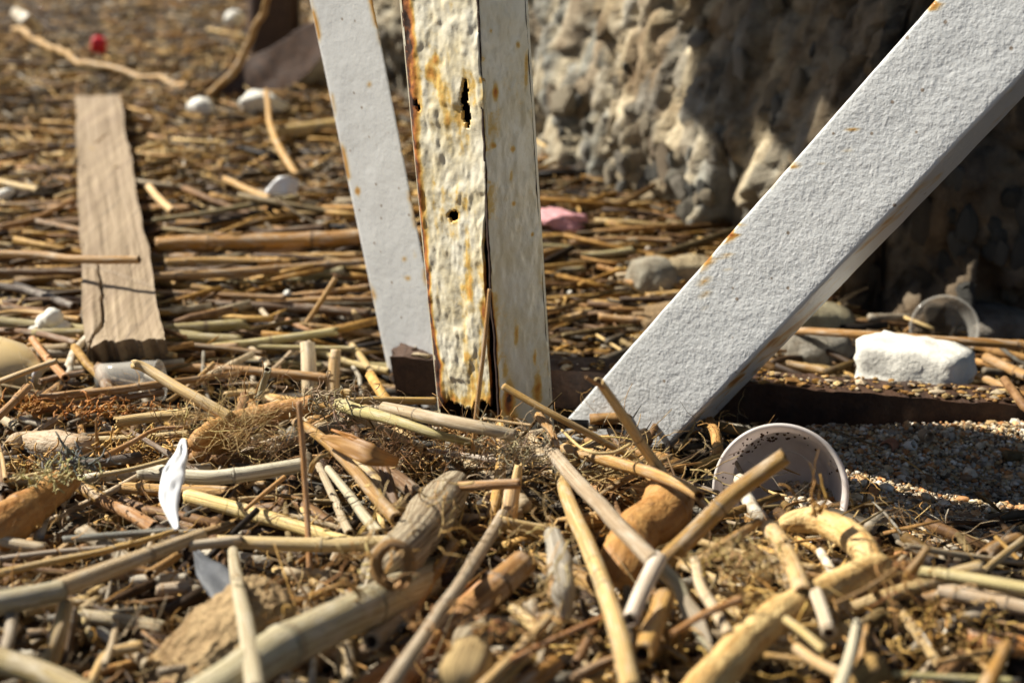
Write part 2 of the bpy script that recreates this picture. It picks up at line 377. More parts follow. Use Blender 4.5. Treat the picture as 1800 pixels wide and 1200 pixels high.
# ---------------------------------------------------------------- rock face behind
ICO = None
def ico(sub=2):
    import bmesh
    bm = bmesh.new(); bmesh.ops.create_icosphere(bm, subdivisions=sub, radius=1)
    V = np.array([v.co[:] for v in bm.verts]); Fc = np.array([[v.index for v in f.verts] for f in bm.faces]); bm.free(); return V, Fc
ICO1, ICO2, ICO3, ICO4 = ico(1), ico(2), ico(3), ico(4)
def lump(base, seed, rough=.25, freq=1.3, box=0.0):
    V, Fc = base; n = fbm(V * freq + seed * 7.1, 3, seed)
    W = V * (1 + rough * n)[:, None]
    if box: W = np.sign(W) * np.abs(W) ** (1 - box)
    return W, Fc
ROCKTINT = [(.56, .49, .36), (.50, .43, .31), (.40, .37, .31), (.62, .57, .45), (.33, .33, .30), (.45, .36, .25), (.52, .51, .46)]
def build_rock():
    px = [(-60, 20), (300, 30), (545, 110), (720, 190), (930, 285), (1100, 360), (1290, 440), (1400, 520), (1520, 575), (1800, 590), (2300, 600)]
    base = np.array([hit(min(a, 3000), b, 0)[0][:2] for a, b in px])
    base[0] = base[2] + (-.10, 2.0); base[1] = base[2] + (-.02, .6)
    pts = resample(np.hstack([base, np.zeros((len(base), 1))]), .006)[:, :2]
    pts = np.vstack([pts, pts[-1] + np.array([[1.0, .1], [3, .6]])])
    s = np.concatenate([[0], np.cumsum(np.linalg.norm(np.diff(pts, axis=0), axis=1))])
    z = np.concatenate([np.arange(-.06, .42, .0045), np.linspace(.43, 1.7, 50)])
    T = np.gradient(pts, axis=0); T /= np.linalg.norm(T, axis=1, keepdims=True); N = np.stack([T[:, 1], -T[:, 0]], 1)
    S, Z = np.meshgrid(s, z, indexing='ij'); q = np.stack([S.ravel(), Z.ravel() * .45, 0 * S.ravel()], 1)
    qa = np.stack([S.ravel(), Z.ravel() * .36 + .12 * S.ravel(), 0 * S.ravel()], 1); qa = qa + np.stack([fbm(qa * 20, 2, 5), fbm(qa * 20, 2, 6), 0 * S.ravel()], 1) * .018
    e1_, e2_, ci = worley(qa * 26, 3); f1_, f2_, cj = worley(qa * 52 + 5, 8)
    d = fbm(q * 6, 3, 3) * .045 + (ci - .5) * .020 + (cj - .5) * .012
    d += -.018 * sstep(.16, .0, e2_ - e1_) * sstep(.2, .6, fbm(q * 8, 2, 31) + .5) - .006 * sstep(.14, .0, f2_ - f1_) + fbm(q * np.array([110, 40, 1]), 3, 4) * .006
    d += -.045 * sstep(.11, .0, Z.ravel()) * (ci > .35)
    d += -.30 * Z.ravel()
    d = d.reshape(S.shape)
    V = np.stack([pts[:, 0][:, None] + N[:, 0][:, None] * d, pts[:, 1][:, None] + N[:, 1][:, None] * d, Z], -1).reshape(-1, 3)
    ns, nz = len(s), len(z)
    i = (np.arange(ns - 1)[:, None] * nz + np.arange(nz - 1)[None]).ravel()
    F4 = np.stack([i, i + nz, i + nz + 1, i + 1], 1)
    a = fbm(q * 16, 3, 33); b = fbm(q * 5 + 4, 2, 44)
    tint = np.ones((len(V), 4))
    c1, c2, c3 = np.array((.66, .55, .36)), np.array((.36, .29, .19)), np.array((.36, .36, .31))
    t1 = sstep(-.2, .25, a)[:, None]; t2 = sstep(.1, .3, b)[:, None]
    tint[:, :3] = (c2 * (1 - t1) + c1 * t1) * (1 - t2) + c3 * t2
    cell = np.array([(.76, .66, .46), (.72, .62, .43), (.40, .40, .35), (.44, .33, .20), (.60, .52, .38), (.34, .34, .31), (.55, .44, .27)])
    tint[:, :3] = tint[:, :3] * .35 + .65 * np.where(((cj * 37) % 1 > .45)[:, None], cell[(ci * 6.99).astype(int)], cell[(cj * 6.99).astype(int)]) * (1 - .55 * sstep(.12, 0, e2_ - e1_))[:, None]
    darkened = sstep(.10, .42, V[:, 0] - .35 * (V[:, 2] - .2) + .16 * fbm(q * 9, 3, 90))[:, None]; tint[:, :3] *= 1 - darkened * np.array([.66, .70, .72])  # deep shade on the right put into the tint, over partly browner rock
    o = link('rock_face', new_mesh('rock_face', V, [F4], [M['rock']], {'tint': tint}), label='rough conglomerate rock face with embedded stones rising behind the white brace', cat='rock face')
    meshes = []
    for k in range(14):
        W, Fc = lump(ICO2, k + 3, .75, 1.5, .30)
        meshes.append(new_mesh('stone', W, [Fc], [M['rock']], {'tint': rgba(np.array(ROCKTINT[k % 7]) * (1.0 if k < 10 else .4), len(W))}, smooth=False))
    smax = np.interp(2200, [0, 2200], [0, s[-3]])
    for k in range(290):
        while True:
            si = rng.uniform(s[0] + 1.8, s[-3]); zz = rng.uniform(-.01, .40) if k % 4 == 0 else rng.uniform(-.01, .09)
            j = np.searchsorted(s, si); jz = np.searchsorted(z, zz)
            P = V.reshape(ns, nz, 3)[j, min(jz, nz - 1)]
            x, y = project(P)
            if 560 < x < 1850 and -80 < y < 640: break
        st = link('stone', meshes[rng.integers(14) if P[0] < .3 else 10 + rng.integers(4)], o)  # only dark stones on the right, following the shade put into the rock tint
        r = rng.uniform(.004, .011) * (1.9 if rng.random() < .07 else 1); e = rng.uniform(1.0, 2.2)
        st.location = P; st.scale = (r, r * .7, r * e)
        st.rotation_euler = (rng.normal(0, .25), rng.normal(0, .35), math.atan2(N[j, 1], N[j, 0]) + math.pi / 2 + rng.normal(0, .3))
build_rock()

# ---------------------------------------------------------------- white tube members
def member(name, corners_bot, corners_top, label, paint='paint', nlen=260, rad=.0022, amp=.00025, rustf=None, seed=0, extra=0.0):
    """a square tube between two 4-corner loops (same order)"""
    cb, ct = np.array(corners_bot), np.array(corners_top)
    prof = []
    for k in range(4):                                       # unit square profile with rounded corners
        c = np.array([(0, 0), (1, 0), (1, 1), (0, 1)][k], float); pr = np.array([(0, 0), (1, 0), (1, 1), (0, 1)][k - 1], float); nx_ = np.array([(0, 0), (1, 0), (1, 1), (0, 1)][(k + 1) % 4], float)
        rr = .035; a = c + (pr - c) * rr; b = c + (nx_ - c) * rr
        for u in np.linspace(0, 1, 5): prof.append((1 - u) ** 2 * a + 2 * u * (1 - u) * c + u * u * b)
        for u in np.linspace(0, 1, 11)[1:-1]: prof.append(b + (nx_ + (c - nx_) * rr - b) * u)
    prof = np.array(prof); n = len(prof)
    vs = np.linspace(0, 1, nlen)
    def loop(c, p): return (c[0] * ((1 - p[:, 0]) * (1 - p[:, 1]))[:, None] + c[1] * (p[:, 0] * (1 - p[:, 1]))[:, None] + c[2] * (p[:, 0] * p[:, 1])[:, None] + c[3] * ((1 - p[:, 0]) * p[:, 1])[:, None])
    A, B = loop(cb, prof), loop(ct, prof)
    V = A[None] * (1 - vs)[:, None, None] + B[None] * vs[:, None, None]
    cen = V.mean(1, keepdims=True); nrm = V - cen; nrm /= np.linalg.norm(nrm, axis=2, keepdims=True)
    q = V.reshape(-1, 3)
    V = q + nrm.reshape(-1, 3) * (fbm(q * 70, 3, seed) * amp * 2 + fbm(q * 12, 2, seed + 5) * amp)[:, None]
    edge = np.minimum(np.minimum(prof[:, 0], 1 - prof[:, 0]) + np.minimum(prof[:, 1], 1 - prof[:, 1]), 1)
    edge = np.tile(edge, nlen); vv = np.repeat(vs, n)
    px_, py_ = project(V)
    rust = rustf(V, edge, vv, px_, py_) if rustf else np.zeros(len(V))
    j = np.arange(n); b = (np.arange(nlen - 1) * n)[:, None]
    F4 = np.stack([b + j, b + (j + 1) % n, b + n + (j + 1) % n, b + n + j], -1).reshape(-1, 4)
    V = np.vstack([V, A.mean(0)[None], B.mean(0)[None]]); rust = np.concatenate([rust, [0, 0]])
    k0, k1 = len(V) - 2, len(V) - 1; L = (nlen - 1) * n
    tri = np.vstack([np.stack([np.full(n, k0), (j + 1) % n, j], 1), np.stack([np.full(n, k1), L + j, L + (j + 1) % n], 1)])
    o = link(name, new_mesh(name, V, [F4, tri], [M[paint]], {'rust': rust}), label=label, cat='metal post')
    return o
def spots(px, py, lst):
    r = np.zeros(len(px))
    for x, y, sx, sy, a in lst:
        r = np.maximum(r, a * np.exp(-((px - x) / sx) ** 2 - ((py - y) / sy) ** 2))
    return r
def build_brace():
    t0, t1 = .965, .780
    Mb, Mt = at(1168, 790, t0), at(1800, 130, t1)
    ax = Mt - Mb; ln = np.linalg.norm(ax); ax /= ln
    vw = (Mb + Mt) / 2 - C0; vw /= np.linalg.norm(vw)
    e1 = np.cross(ax, vw); e1 /= np.linalg.norm(e1)
    if e1[0] > 0: e1 = -e1
    vp = vw - ax * (vw @ ax); vp /= np.linalg.norm(vp)
    ph = R(8.5); wd = .0650
    W = (e1 * math.cos(ph) + vp * math.sin(ph)) * wd; T = (vp * math.cos(ph) - e1 * math.sin(ph)) * wd
    ex = ax * .42
    cb = [Mb, Mb + T - ax * .010, Mb + T + W - ax * .055, Mb + W - ax * .066]
    ct = [Mt + ex, Mt + T + ex, Mt + T + W + ex, Mt + W + ex]
    def rf(V, edge, vv, px, py):
        n = fbm(V * 55, 3, 8); r = spots(px, py, [(1285, 412, 5, 18, .9), (1278, 440, 5, 50, .42), (1243, 450, 9, 16, .85), (1238, 490, 10, 62, .40), (1300, 395, 7, 7, .4), (1498, 235, 4, 16, .6), (1490, 262, 6, 7, .35), (1580, 262, 4, 4, .6), (1395, 292, 8, 9, .5), (1446, 295, 4, 16, .32), (1640, 10, 10, 12, .7), (1330, 370, 4, 4, .3), (1262, 425, 8, 8, .8)])
        r = np.maximum(r, sstep(.05, .0, edge) * np.clip(n * 2.0 - .75, 0, .4))
        under = ((V - Mb) @ (e1)) < -.0005
        r = np.maximum(r, under * (sstep(.02, .32, fbm(V * 42, 4, 3)) * .30 + sstep(.5, .05, vv) * sstep(.0, .3, fbm(V * 120, 2, 6)) * .35))
        return r
    member('diagonal_brace', cb, ct, 'white textured square metal brace slanting up to the right', rustf=rf, seed=2)
build_brace()
def build_back_post():
    tb = 1.15
    Lb = at(693, 700, tb); d = ray(545, 0); tt = Lb[1] / d[1]; Lt = C0 + d * tt
    ax = (Lt - Lb); ax /= np.linalg.norm(ax)
    th = R(44); W = np.array([math.cos(th), -math.sin(th), 0]) * .0715; T = np.array([-.16, .98, 0]) * .045
    lo, hi = -ax * .06, ax * .95
    cb = [Lb + lo, Lb + T + lo, Lb + T + W + lo, Lb + W + lo]; ct = [Lt + hi, Lt + T + hi, Lt + T + W + hi, Lt + W + hi]
    def rf(V, edge, vv, px, py):
        n = fbm(V * 40, 3, 17)
        r = sstep(.10, .0, edge) * np.clip(n * 1.6 + .12, 0, .55) * (px < 760); r = np.maximum(r, sstep(560, 700, py) * (.12 + .3 * np.clip(n, 0, 1)))
        r = np.maximum(r, spots(px, py, [(628, 340, 3, 14, .7), (650, 150, 5, 3, .5), (737, 190, 3, 3, .9), (730, 445, 5, 6, .6), (714, 488, 7, 4, .6), (713, 455, 5, 4, .5), (742, 320, 4, 5, .6)]))
        return r
    member('slanting_post', cb[::-1], ct[::-1], 'smooth white metal post leaning behind the rusty post', 'smooth_paint', rustf=rf, seed=6)
build_back_post()

def build_rusty_post():
    root = link('rusty_post', None, label='flaking white metal post with orange rust, holes and a split seam', cat='metal post')
    Bb = at(877, 745, .905); d = ray(843, 0); Bt = C0 + d * (Bb[1] / d[1]); ax = (Bt - Bb) / (Bt[2] - Bb[2])     # per metre of height
    th = R(44); dL = np.array([-math.cos(th), math.sin(th), 0]); dR = np.array([math.sin(th), math.cos(th), 0])
    def solve(z, pxl, dr):
        B = Bb + ax * (z - Bb[2]); lo, hi = 0, .2
        for _ in range(40):
            m = (lo + hi) / 2; x, _y = project(B + dr * m)
            if (x > pxl) == (dr[0] < 0): lo = m
            else: hi = m
        return lo
    wLb, wLt = solve(.045, 768, dL), solve(Bt[2], 702, dL); wRb, wRt = solve(.045, 968, dR), solve(Bt[2], 925, dR)
    def wid(z, a, b): return a + (b - a) * np.clip((z - .045) / (Bt[2] - .045), -.3, 1)
    zz = np.concatenate([np.arange(-.05, .345, .0011), np.linspace(.35, 1.18, 90)])
    def corner(z): return Bb + ax * (z[:, None] - Bb[2])
    def panel(name, side, nu):
        u = np.linspace(0, 1, nu); Z, U = np.meshgrid(zz, u, indexing='ij'); z, uu = Z.ravel(), U.ravel()
        B = corner(z)
        if side == 'L':
            wv = wid(z, wLb, wLt); nrm = np.array([-math.sin(th), -math.cos(th), 0])
            P0 = B + dL * wv[:, None]
            # the seam wanders and opens towards the bottom
            x_, yb = project(B)
            gap = np.interp(yb, [0, 130, 145, 330, 350, 430, 600, 700, 760], [.0016, .0018, -.0004, .0020, .0034, .0060, .0066, .0056, .0095])
            P = P0 + (-dL) * ((wv - gap) * uu)[:, None]
            q = np.stack([uu * wv, z * .45, 0 * z], 1)
            q2 = np.stack([uu * wv, z * .7, 0 * z], 1)
            dd = fbm(q * 62, 2, 51) * .0008 + fbm(q2 * 150, 3, 52) * .0009 + fbm(q2 * 330, 2, 56) * .0003 + fbm(q * 22, 2, 53) * .0014
            lump_ = sstep(.05, .5, fbm(q2 * 95 + 9, 2, 57)); dd += lump_ * .0009
            dd *= sstep(0, .05, uu) * .8 + .2
        else:
            wv = wid(z, wRb, wRt); nrm = np.array([math.cos(th), -math.sin(th), 0]); P = B + dR * (wv * uu)[:, None]
            q = np.stack([uu * wv + 3, z * .5, 0 * z], 1)
            dd = fbm(q * 70, 3, 61) * .0007 + fbm(q * 230, 3, 62) * .0006 + fbm(q * 14, 2, 63) * .0014
            dd += .0018 * sstep(.12, 0, uu) * sstep(-.3, .4, fbm(q * np.array([3, 30, 1]), 2, 64))
        V = P + nrm * dd[:, None]
        px, py = project(V)
        n = fbm(np.stack([uu * wv, z, 0 * z], 1) * 45, 4, 71); st = fbm(np.stack([uu * wv * 130, z * 16, 0 * z], 1), 3, 72)
        if side == 'L':
            hole = [(816, 165, 6, 24), (819, 200, 7, 20), (822, 214, 4, 10), (797, 380, 9, 9), (731, 181, 3, 5), (735, 189, 3, 5)]
            near = np.zeros(len(V)); dele = np.zeros(len(V), bool)
            jit = 1 + .35 * fbm(np.stack([px / 9, py / 9, 0 * px], 1), 2, 73)
            for (hx, hy, sx, sy) in hole:
                rr = np.hypot((px - hx) / sx, (py - hy) / sy); dele |= rr < jit; near = np.maximum(near, .28 * np.exp(-np.maximum(rr - 1, 0) * 1.6))
            rag = 712 + 16 * fbm(np.stack([px / 9, 0 * px, 0 * px], 1), 3, 74) + np.interp(px, [765, 800, 825, 845, 875], [8, 0, 12, -12, 34])
            dele |= py > rag
            r = .18 + .46 * np.clip(n + .12, -.3, 1) + .46 * np.clip(st + .08, -.5, .8)
            r = r + .72 * sstep(.20, .02, uu + .06 * n) + .50 * sstep(.10, 0.0, uu) * sstep(430, 600, py) + .34 * sstep(560, 700, py) * sstep(.4, .1, uu) + near
            r = r + spots(px, py, [(785, 60, 14, 10, -.1), (765, 105, 7, 9, .45), (755, 130, 8, 12, .4), (725, 80, 14, 14, .25), (787, 215, 8, 10, .4), (850, 545, 5, 30, .5), (845, 600, 5, 30, .45), (775, 640, 10, 8, .5), (846, 140, 4, 6, .7), (870, 710, 30, 26, .75), (795, 705, 30, 10, .45), (838, 370, 5, 12, .4), (778, 330, 5, 30, .2), (790, 250, 6, 30, .2)])
            r += .5 * sstep(.985, 1.0, uu) * sstep(350, 430, py)
        else:
            dele = (py > 752 + 10 * fbm(np.stack([px / 6, 0 * px, 0 * px], 1), 2, 75)) & (px < 915)
            r = .22 + .26 * np.clip(n, -.5, 1) + .12 * np.clip(st, -1, 1) + .22 * sstep(.35, .05, uu) * (n > -.1) + .25 * sstep(.94, 1, uu) * np.clip(n + .3, 0, 1)
            r = r + spots(px, py, [(871, 163, 6, 15, .85), (876, 215, 8, 40, .25), (869, 257, 5, 5, .7), (902, 262, 5, 8, .55), (899, 310, 4, 14, .4), (903, 358, 4, 5, .6), (936, 412, 3, 4, .7), (908, 590, 5, 22, .7), (889, 650, 7, 22, .6), (895, 700, 9, 40, .85), (902, 740, 9, 20, .8), (945, 690, 8, 30, .6), (925, 120, 4, 30, .5), (940, 630, 3, 14, .5), (911, 78, 4, 8, .4), (863, 55, 3, 4, .5)])
            r += .45 * sstep(.04, 0, uu) * sstep(380, 560, py)
        nv = len(zz); i = (np.arange(nv - 1)[:, None] * nu + np.arange(nu - 1)[None]).ravel()
        F4 = np.stack([i, i + 1, i + nu + 1, i + nu], 1)
        if side == 'L': F4 = F4
        F4 = F4[~dele[F4].any(1)]
        # curl the rim of the holes inwards a little
        o = link(name, new_mesh(name, V, [F4], [M['rusty'], M['steel_in']], {'rust': np.clip(r * .88, 0, 1)}), root)
        s = o.modifiers.new('thickness', 'SOLIDIFY'); s.thickness = .0022; s.offset = -1; s.material_offset = 1; s.material_offset_rim = 1 if side == 'R' else 0
        return nrm
    panel('seamed_side', 'L', 62); panel('smooth_side', 'R', 44)
    # the two far sides
    for nm, c in (('far_side', 'A'), ('far_side', 'C')):
        z = np.linspace(-.05, 1.18, 40); B = corner(z)
        A = B + dL * wid(z, wLb, wLt)[:, None]; Cc = B + dR * wid(z, wRb, wRt)[:, None]; D = A + Cc - B
        p, q = (A, D) if c == 'A' else (D, Cc)
        p = p * .998 + D * .002
        V = np.stack([p, q], 1).reshape(-1, 3); i = np.arange(39) * 2
        F4 = np.stack([i, i + 1, i + 3, i + 2], 1)
        o = link(nm, new_mesh(nm, V, [F4[:, ::-1]], [M['rusty'], M['steel_in']], {'rust': np.full(len(V), .25)}, smooth=False), root)
        s = o.modifiers.new('thickness', 'SOLIDIFY'); s.thickness = .002; s.offset = 0; s.material_offset = 1
build_rusty_post()

# ---------------------------------------------------------------- timber
def timber(name, f, r, nu, nv, mt, label, cat, parent=None):
    """closed bar: f(u,v)->top point(s), r(u,v)->bottom point(s)"""
    U, Vv = np.meshgrid(np.linspace(0, 1, nu), np.linspace(0, 1, nv), indexing='ij'); u, v = U.ravel(), Vv.ravel()
    A, B = f(u, v), r(u, v); n = len(A)
    i = (np.arange(nu - 1)[:, None] * nv + np.arange(nv - 1)[None]).ravel()
    q = np.stack([i, i + nv, i + nv + 1, i + 1], 1)
    g = np.arange(n).reshape(nu, nv)
    rim = np.concatenate([g[0, :], g[1:, -1], g[-1, ::-1][1:], g[::-1, 0][1:-1]]); rn = np.roll(rim, -1)
    side = np.stack([rim, rn, rn + n, rim + n], 1)
    me = new_mesh(name, np.vstack([A, B]), [q, q[:, ::-1] + n, side], [mt], smooth=False)
    return link(name, me, parent, label, cat)
def build_plank():
    nl, nr = hit(150, 607, .024)[0], hit(291, 605, .026)[0]; fl, fr = hit(130, 166, .034)[0], hit(208, 163, .032)[0]
    def f(u, v):
        L = nl + (fl - nl) * v[:, None]; Rr = nr + (fr - nr) * v[:, None]
        P = L + (Rr - L) * u[:, None]
        q = np.stack([u * .07, v * 1.0, 0 * u], 1)
        P[:, 2] += .004 * np.sin(v * 5 + 1) + fbm(q * np.array([120, 6, 1]), 3, 5) * .0014 + fbm(q * 9, 2, 8) * .003
        crack = u - (.26 - .25 * sstep(.06, .0, v) * (1 - v / .06) + .025 * fbm(np.stack([v * 60, 0 * v, 0 * v], 1), 3, 9))
        P[:, 2] -= .012 * np.exp(-(crack / .014) ** 2) * sstep(.22, .12, v)
        crk2 = v - (.195 - .06 * u)
        P[:, 2] -= .003 * np.exp(-(crk2 / .003) ** 2)
        P[:, 0] += .003 * fbm(np.stack([v * 16, u * 0, 0 * v], 1), 3, 10) * (np.abs(u - .5) > .45)
        P[:, 1] += .012 * fbm(np.stack([u * 7, 0 * v, 0 * v], 1), 3, 12) * (v < .01)
        P[:, 2] -= .006 * sstep(.03, 0, v) * sstep(.25, 0, u)
        return P
    def r(u, v):
        P = f(u, v); P[:, 2] = f(u * 0 + .5, v)[:, 2] - .021 + .003 * fbm(np.stack([v * 9, u * 3, 0 * v], 1), 2, 3); P[:, 1] += .010 * (v < .01); return P
    timber('weathered_plank', f, r, 60, 320, M['plank'], 'long bleached wooden plank with a split end lying on the straw', 'plank')
build_plank()
def build_beam():
    a, b = at(690, 627, 1.085), at(1990, 727, .985)
    ax = b - a; back = np.array([.1, .99, 0]); th, hh = .030, .030
    def f(u, v):
        P = a + ax * v[:, None] + back * (u * th)[:, None]
        P[:, 2] += fbm(np.stack([v * 30, u * 2, 0 * v], 1), 3, 4) * .0022
        P[:, 1] += fbm(np.stack([v * 40, u * 0 + 5, 0 * v], 1), 3, 6) * .0012 * (u < .1)
        P[:, 0] += (v < .001) * fbm(np.stack([u * 8, 0 * v, 0 * v], 1), 2, 7) * .004
        return P
    def r(u, v):
        P = f(u, v); P[:, 2] -= hh; P[:, 0] += (v < .001) * .004; return P
    timber('dark_beam', f, r, 8, 260, M['beam'], 'long dark damp timber beam lying behind the rusty post and brace', 'beam')
build_beam()
DK = (-1.02, 2.6, 1.60, 1.19, .07)

# ---------------------------------------------------------------- reeds
def stalk_mesh(name, P, rad, seg=14, tint=(.5, .4, .2), hollow=(True, True), jag=(.15, .15), mats=None, nodes=None, seed=0, bulge=.10, flat=1.0, warp=.03):
    """one stalk: P (m,3), rad (m,), hollow broken ends"""
    r_ = np.random.default_rng(seed); m = len(P)
    T = np.gradient(P, axis=0); T /= np.linalg.norm(T, axis=1, keepdims=True) + 1e-12
    ref = np.cross(T.mean(0), r_.normal(size=3)); ref /= np.linalg.norm(ref)
    N = ref - T * (T @ ref)[:, None]; N /= np.linalg.norm(N, axis=1, keepdims=True); B = np.cross(T, N)
    L = np.concatenate([[0], np.cumsum(np.linalg.norm(np.diff(P, axis=0), axis=1))])
    nodeA = np.zeros(m)
    for s in (nodes or []):
        g = np.exp(-((L - s) / (rad.mean() * .16)) ** 2); nodeA = np.maximum(nodeA, g)
        rad = rad * (1 + bulge * np.exp(-((L - s) / (rad.mean() * .5)) ** 2) - .07 * g)
    a = np.arange(seg) * 2 * math.pi / seg
    rings = []                                    # (index, radius factor, axial offset, inner?)
    rm = rad.mean()
    if hollow[0]: rings += [(0, .55, 3.0, 1), (0, .62, .0, 1)]
    rings += [(i, 1.0, 0.0, 0) for i in range(m)]
    if hollow[1]: rings += [(m - 1, .62, .0, 1), (m - 1, .55, -3.0, 1)]
    j0 = r_.normal(size=seg) * jag[0] * rad[0]; j1 = r_.normal(size=seg) * jag[1] * rad[-1]
    if jag[0] > .5: j0 = np.abs(j0)
    if jag[1] > .5: j1 = -np.abs(j1)
    ov = 1 + warp * np.cos(2 * a + r_.uniform(0, 6))
    V, cyl, nodev, inner = [], [], [], []
    wob = fbm(np.stack([np.cos(a), np.sin(a), np.full(seg, seed * .37)], 1) * 1.5, 2, 3) * warp
    for (i, rf, off, inn) in rings:
        c = P[i] + T[i] * off * rm
        ra = rad[i] * rf * (ov + wob)
        ring = c + (np.cos(a) * ra)[:, None] * N[i] + (np.sin(a) * ra)[:, None] * flat * B[i]
        if i == 0: ring = ring + T[0] * j0[:, None]
        if i == m - 1: ring = ring + T[-1] * j1[:, None]
        V.append(ring); cyl.append(np.stack([np.cos(a) + seed % 97, np.sin(a), np.full(seg, L[i] + seed % 13)], 1)); nodev.append(np.full(seg, nodeA[i] if not inn else 0)); inner.append(inn)
    V = np.vstack(V); k = len(rings); j = np.arange(seg); b = (np.arange(k - 1) * seg)[:, None]
    F4 = np.stack([b + j, b + (j + 1) % seg, b + seg + (j + 1) % seg, b + seg + j], -1).reshape(-1, 4)
    mi = np.repeat(np.array([1 if (inner[x] or inner[x + 1]) and not (inner[x] != inner[x + 1]) else (0) for x in range(k - 1)]), seg)
    caps = np.stack([j[::-1], (k - 1) * seg + j]); cm = [1 if hollow[0] else 0, 1 if hollow[1] else 0]
    return new_mesh(name, V, [F4, caps], mats or [M['reed'], M['pith']], {'tint': rgba(tint, len(V)), 'cyl': np.vstack(cyl), 'node': np.concatenate(nodev)}, np.concatenate([mi, cm]))

USED_LABELS = {}
seedc = [100]
def reed(label, pts, d, c='straw', h=.014, nodes=None, hollow=(True, True), jag=(.12, .12), mt='reed', name='reed', cat='reed', wav=.0, sheath=True, group=None, node_auto=True):
    """pts in photo pixels traced over the litter, each lifted h above it; d = thickness in pixels (one or two values)"""
    seedc[0] += 1; sd_ = seedc[0]; r_ = np.random.default_rng(sd_)
    hs = h if isinstance(h, (list, tuple)) else [h] * len(pts)
    if len(hs) == 2 and len(pts) > 2: hs = np.linspace(hs[0], hs[1], len(pts))
    ds = d if isinstance(d, (list, tuple)) else (d, d)
    P, t = zip(*[hit(x, y, hh) for (x, y), hh in zip(pts, hs)])
    P = np.array(P); ra, rb = ds[0] / 2 * t[0] / F, ds[1] / 2 * t[-1] / F
    rm = (ra + rb) / 2
    P = resample(P, max(.0016, rm * .30)); m = len(P); L = np.concatenate([[0], np.cumsum(np.linalg.norm(np.diff(P, axis=0), axis=1))])
    P = P + np.stack([fbm(np.stack([L * 18, 0 * L, np.full(m, sd_)], 1), 2, k) for k in (1, 2, 3)], 1) * (rm * .25 + wav)
    rad = np.interp(L, [0, L[-1]], [ra, rb]) * (1 + .035 * fbm(np.stack([L * 40, 0 * L, np.full(m, sd_ + .5)], 1), 2, 4))
    tint = np.array(COL[c]) * (.94 + r_.normal(0, .11)) * (1 + r_.normal(0, .035, 3))
    ns = []
    if nodes is not None: ns = [f * L[-1] for f in nodes]
    elif node_auto and name == 'reed' and (ds[0] + ds[1]) / 2 >= 9:
        s = r_.uniform(.01, .07)
        while s < L[-1] - .004: ns.append(s); s += r_.uniform(.045, .10)
    o = link(name, stalk_mesh(name, P, rad, 14 if max(ds) > 14 else 9, tint, hollow, jag, [M[mt], M['pith']], ns, sd_), label=label, cat=cat, group=group)
    # collar rings and torn sheaths are parts
    if max(ds) >= 15:
        for s in ns[:4]:
            i = int(np.argmin(abs(L - s)));
            if i < 3 or i > m - 4: continue
            Q = P[i - 1:i + 2]; Q = np.vstack([Q[1] - (Q[2] - Q[0]) * .28, Q[1], Q[1] + (Q[2] - Q[0]) * .28])
            link('node', stalk_mesh('node', Q, np.array([1.01, 1.12, 1.02]) * rad[i], 14, tint * .55, (False, False), (.02, .02), [M[mt]] * 2, None, sd_), o)
        if sheath and r_.random() < .5 and len(ns):
            s = r_.choice(ns); i = int(np.argmin(abs(L - s))); ln = int(min(m - 1, i + rm * r_.uniform(4, 9) / max(L[1], 1e-4)))
            if ln - i > 4: link('sheath', sheath_mesh(P[i:ln], rad[i:ln], tint * r_.uniform(.9, 1.25), sd_), o)
    return o
def sheath_mesh(P, rad, tint, seed):
    r_ = np.random.default_rng(seed + 5); m = len(P); nu = 9
    T = np.gradient(P, axis=0); T /= np.linalg.norm(T, axis=1, keepdims=True)
    N = np.array([0, 0, 1.0]) - T * T[:, 2:3]; N /= np.linalg.norm(N, axis=1, keepdims=True); B = np.cross(T, N)
    a0 = r_.uniform(-1.6, .6); span = r_.uniform(1.2, 3.0)
    v = np.linspace(0, 1, m); u = np.linspace(0, 1, nu)
    taper = 1 - .55 * v ** 1.5 * r_.uniform(.5, 1)
    ang = a0 + (u[None] - .5) * span * taper[:, None] + .15 * np.sin(v * 9 + seed)[:, None]
    rr = rad[:, None] * (1.07 + .10 * v[:, None] + .25 * (v[:, None] ** 3) * r_.uniform(0, 1)) + .0006 * fbm(np.stack([ang.ravel() * 3, np.repeat(v * 20, nu), 0 * ang.ravel()], 1), 2, seed).reshape(m, nu)
    V = P[:, None] + rr[..., None] * (np.cos(ang)[..., None] * N[:, None] + np.sin(ang)[..., None] * B[:, None])
    V[-1] += T[-1] * r_.normal(0, .3, nu)[:, None] * rad[-1] * 2
    b = (np.arange(m - 1) * nu)[:, None] + np.arange(nu - 1)[None]; b = b.ravel()
    F4 = np.stack([b, b + 1, b + nu + 1, b + nu], 1); V = V.reshape(-1, 3)
    cyl = np.stack([np.tile(u * 3, m), np.zeros(m * nu) + seed % 31, np.repeat(v * .1, nu)], 1)
    return new_mesh('sheath', V, [F4], [M['reed']], {'tint': rgba(tint, len(V)), 'cyl': cyl, 'node': np.zeros(len(V))})

H1, H2, H3 = .010, .020, .030
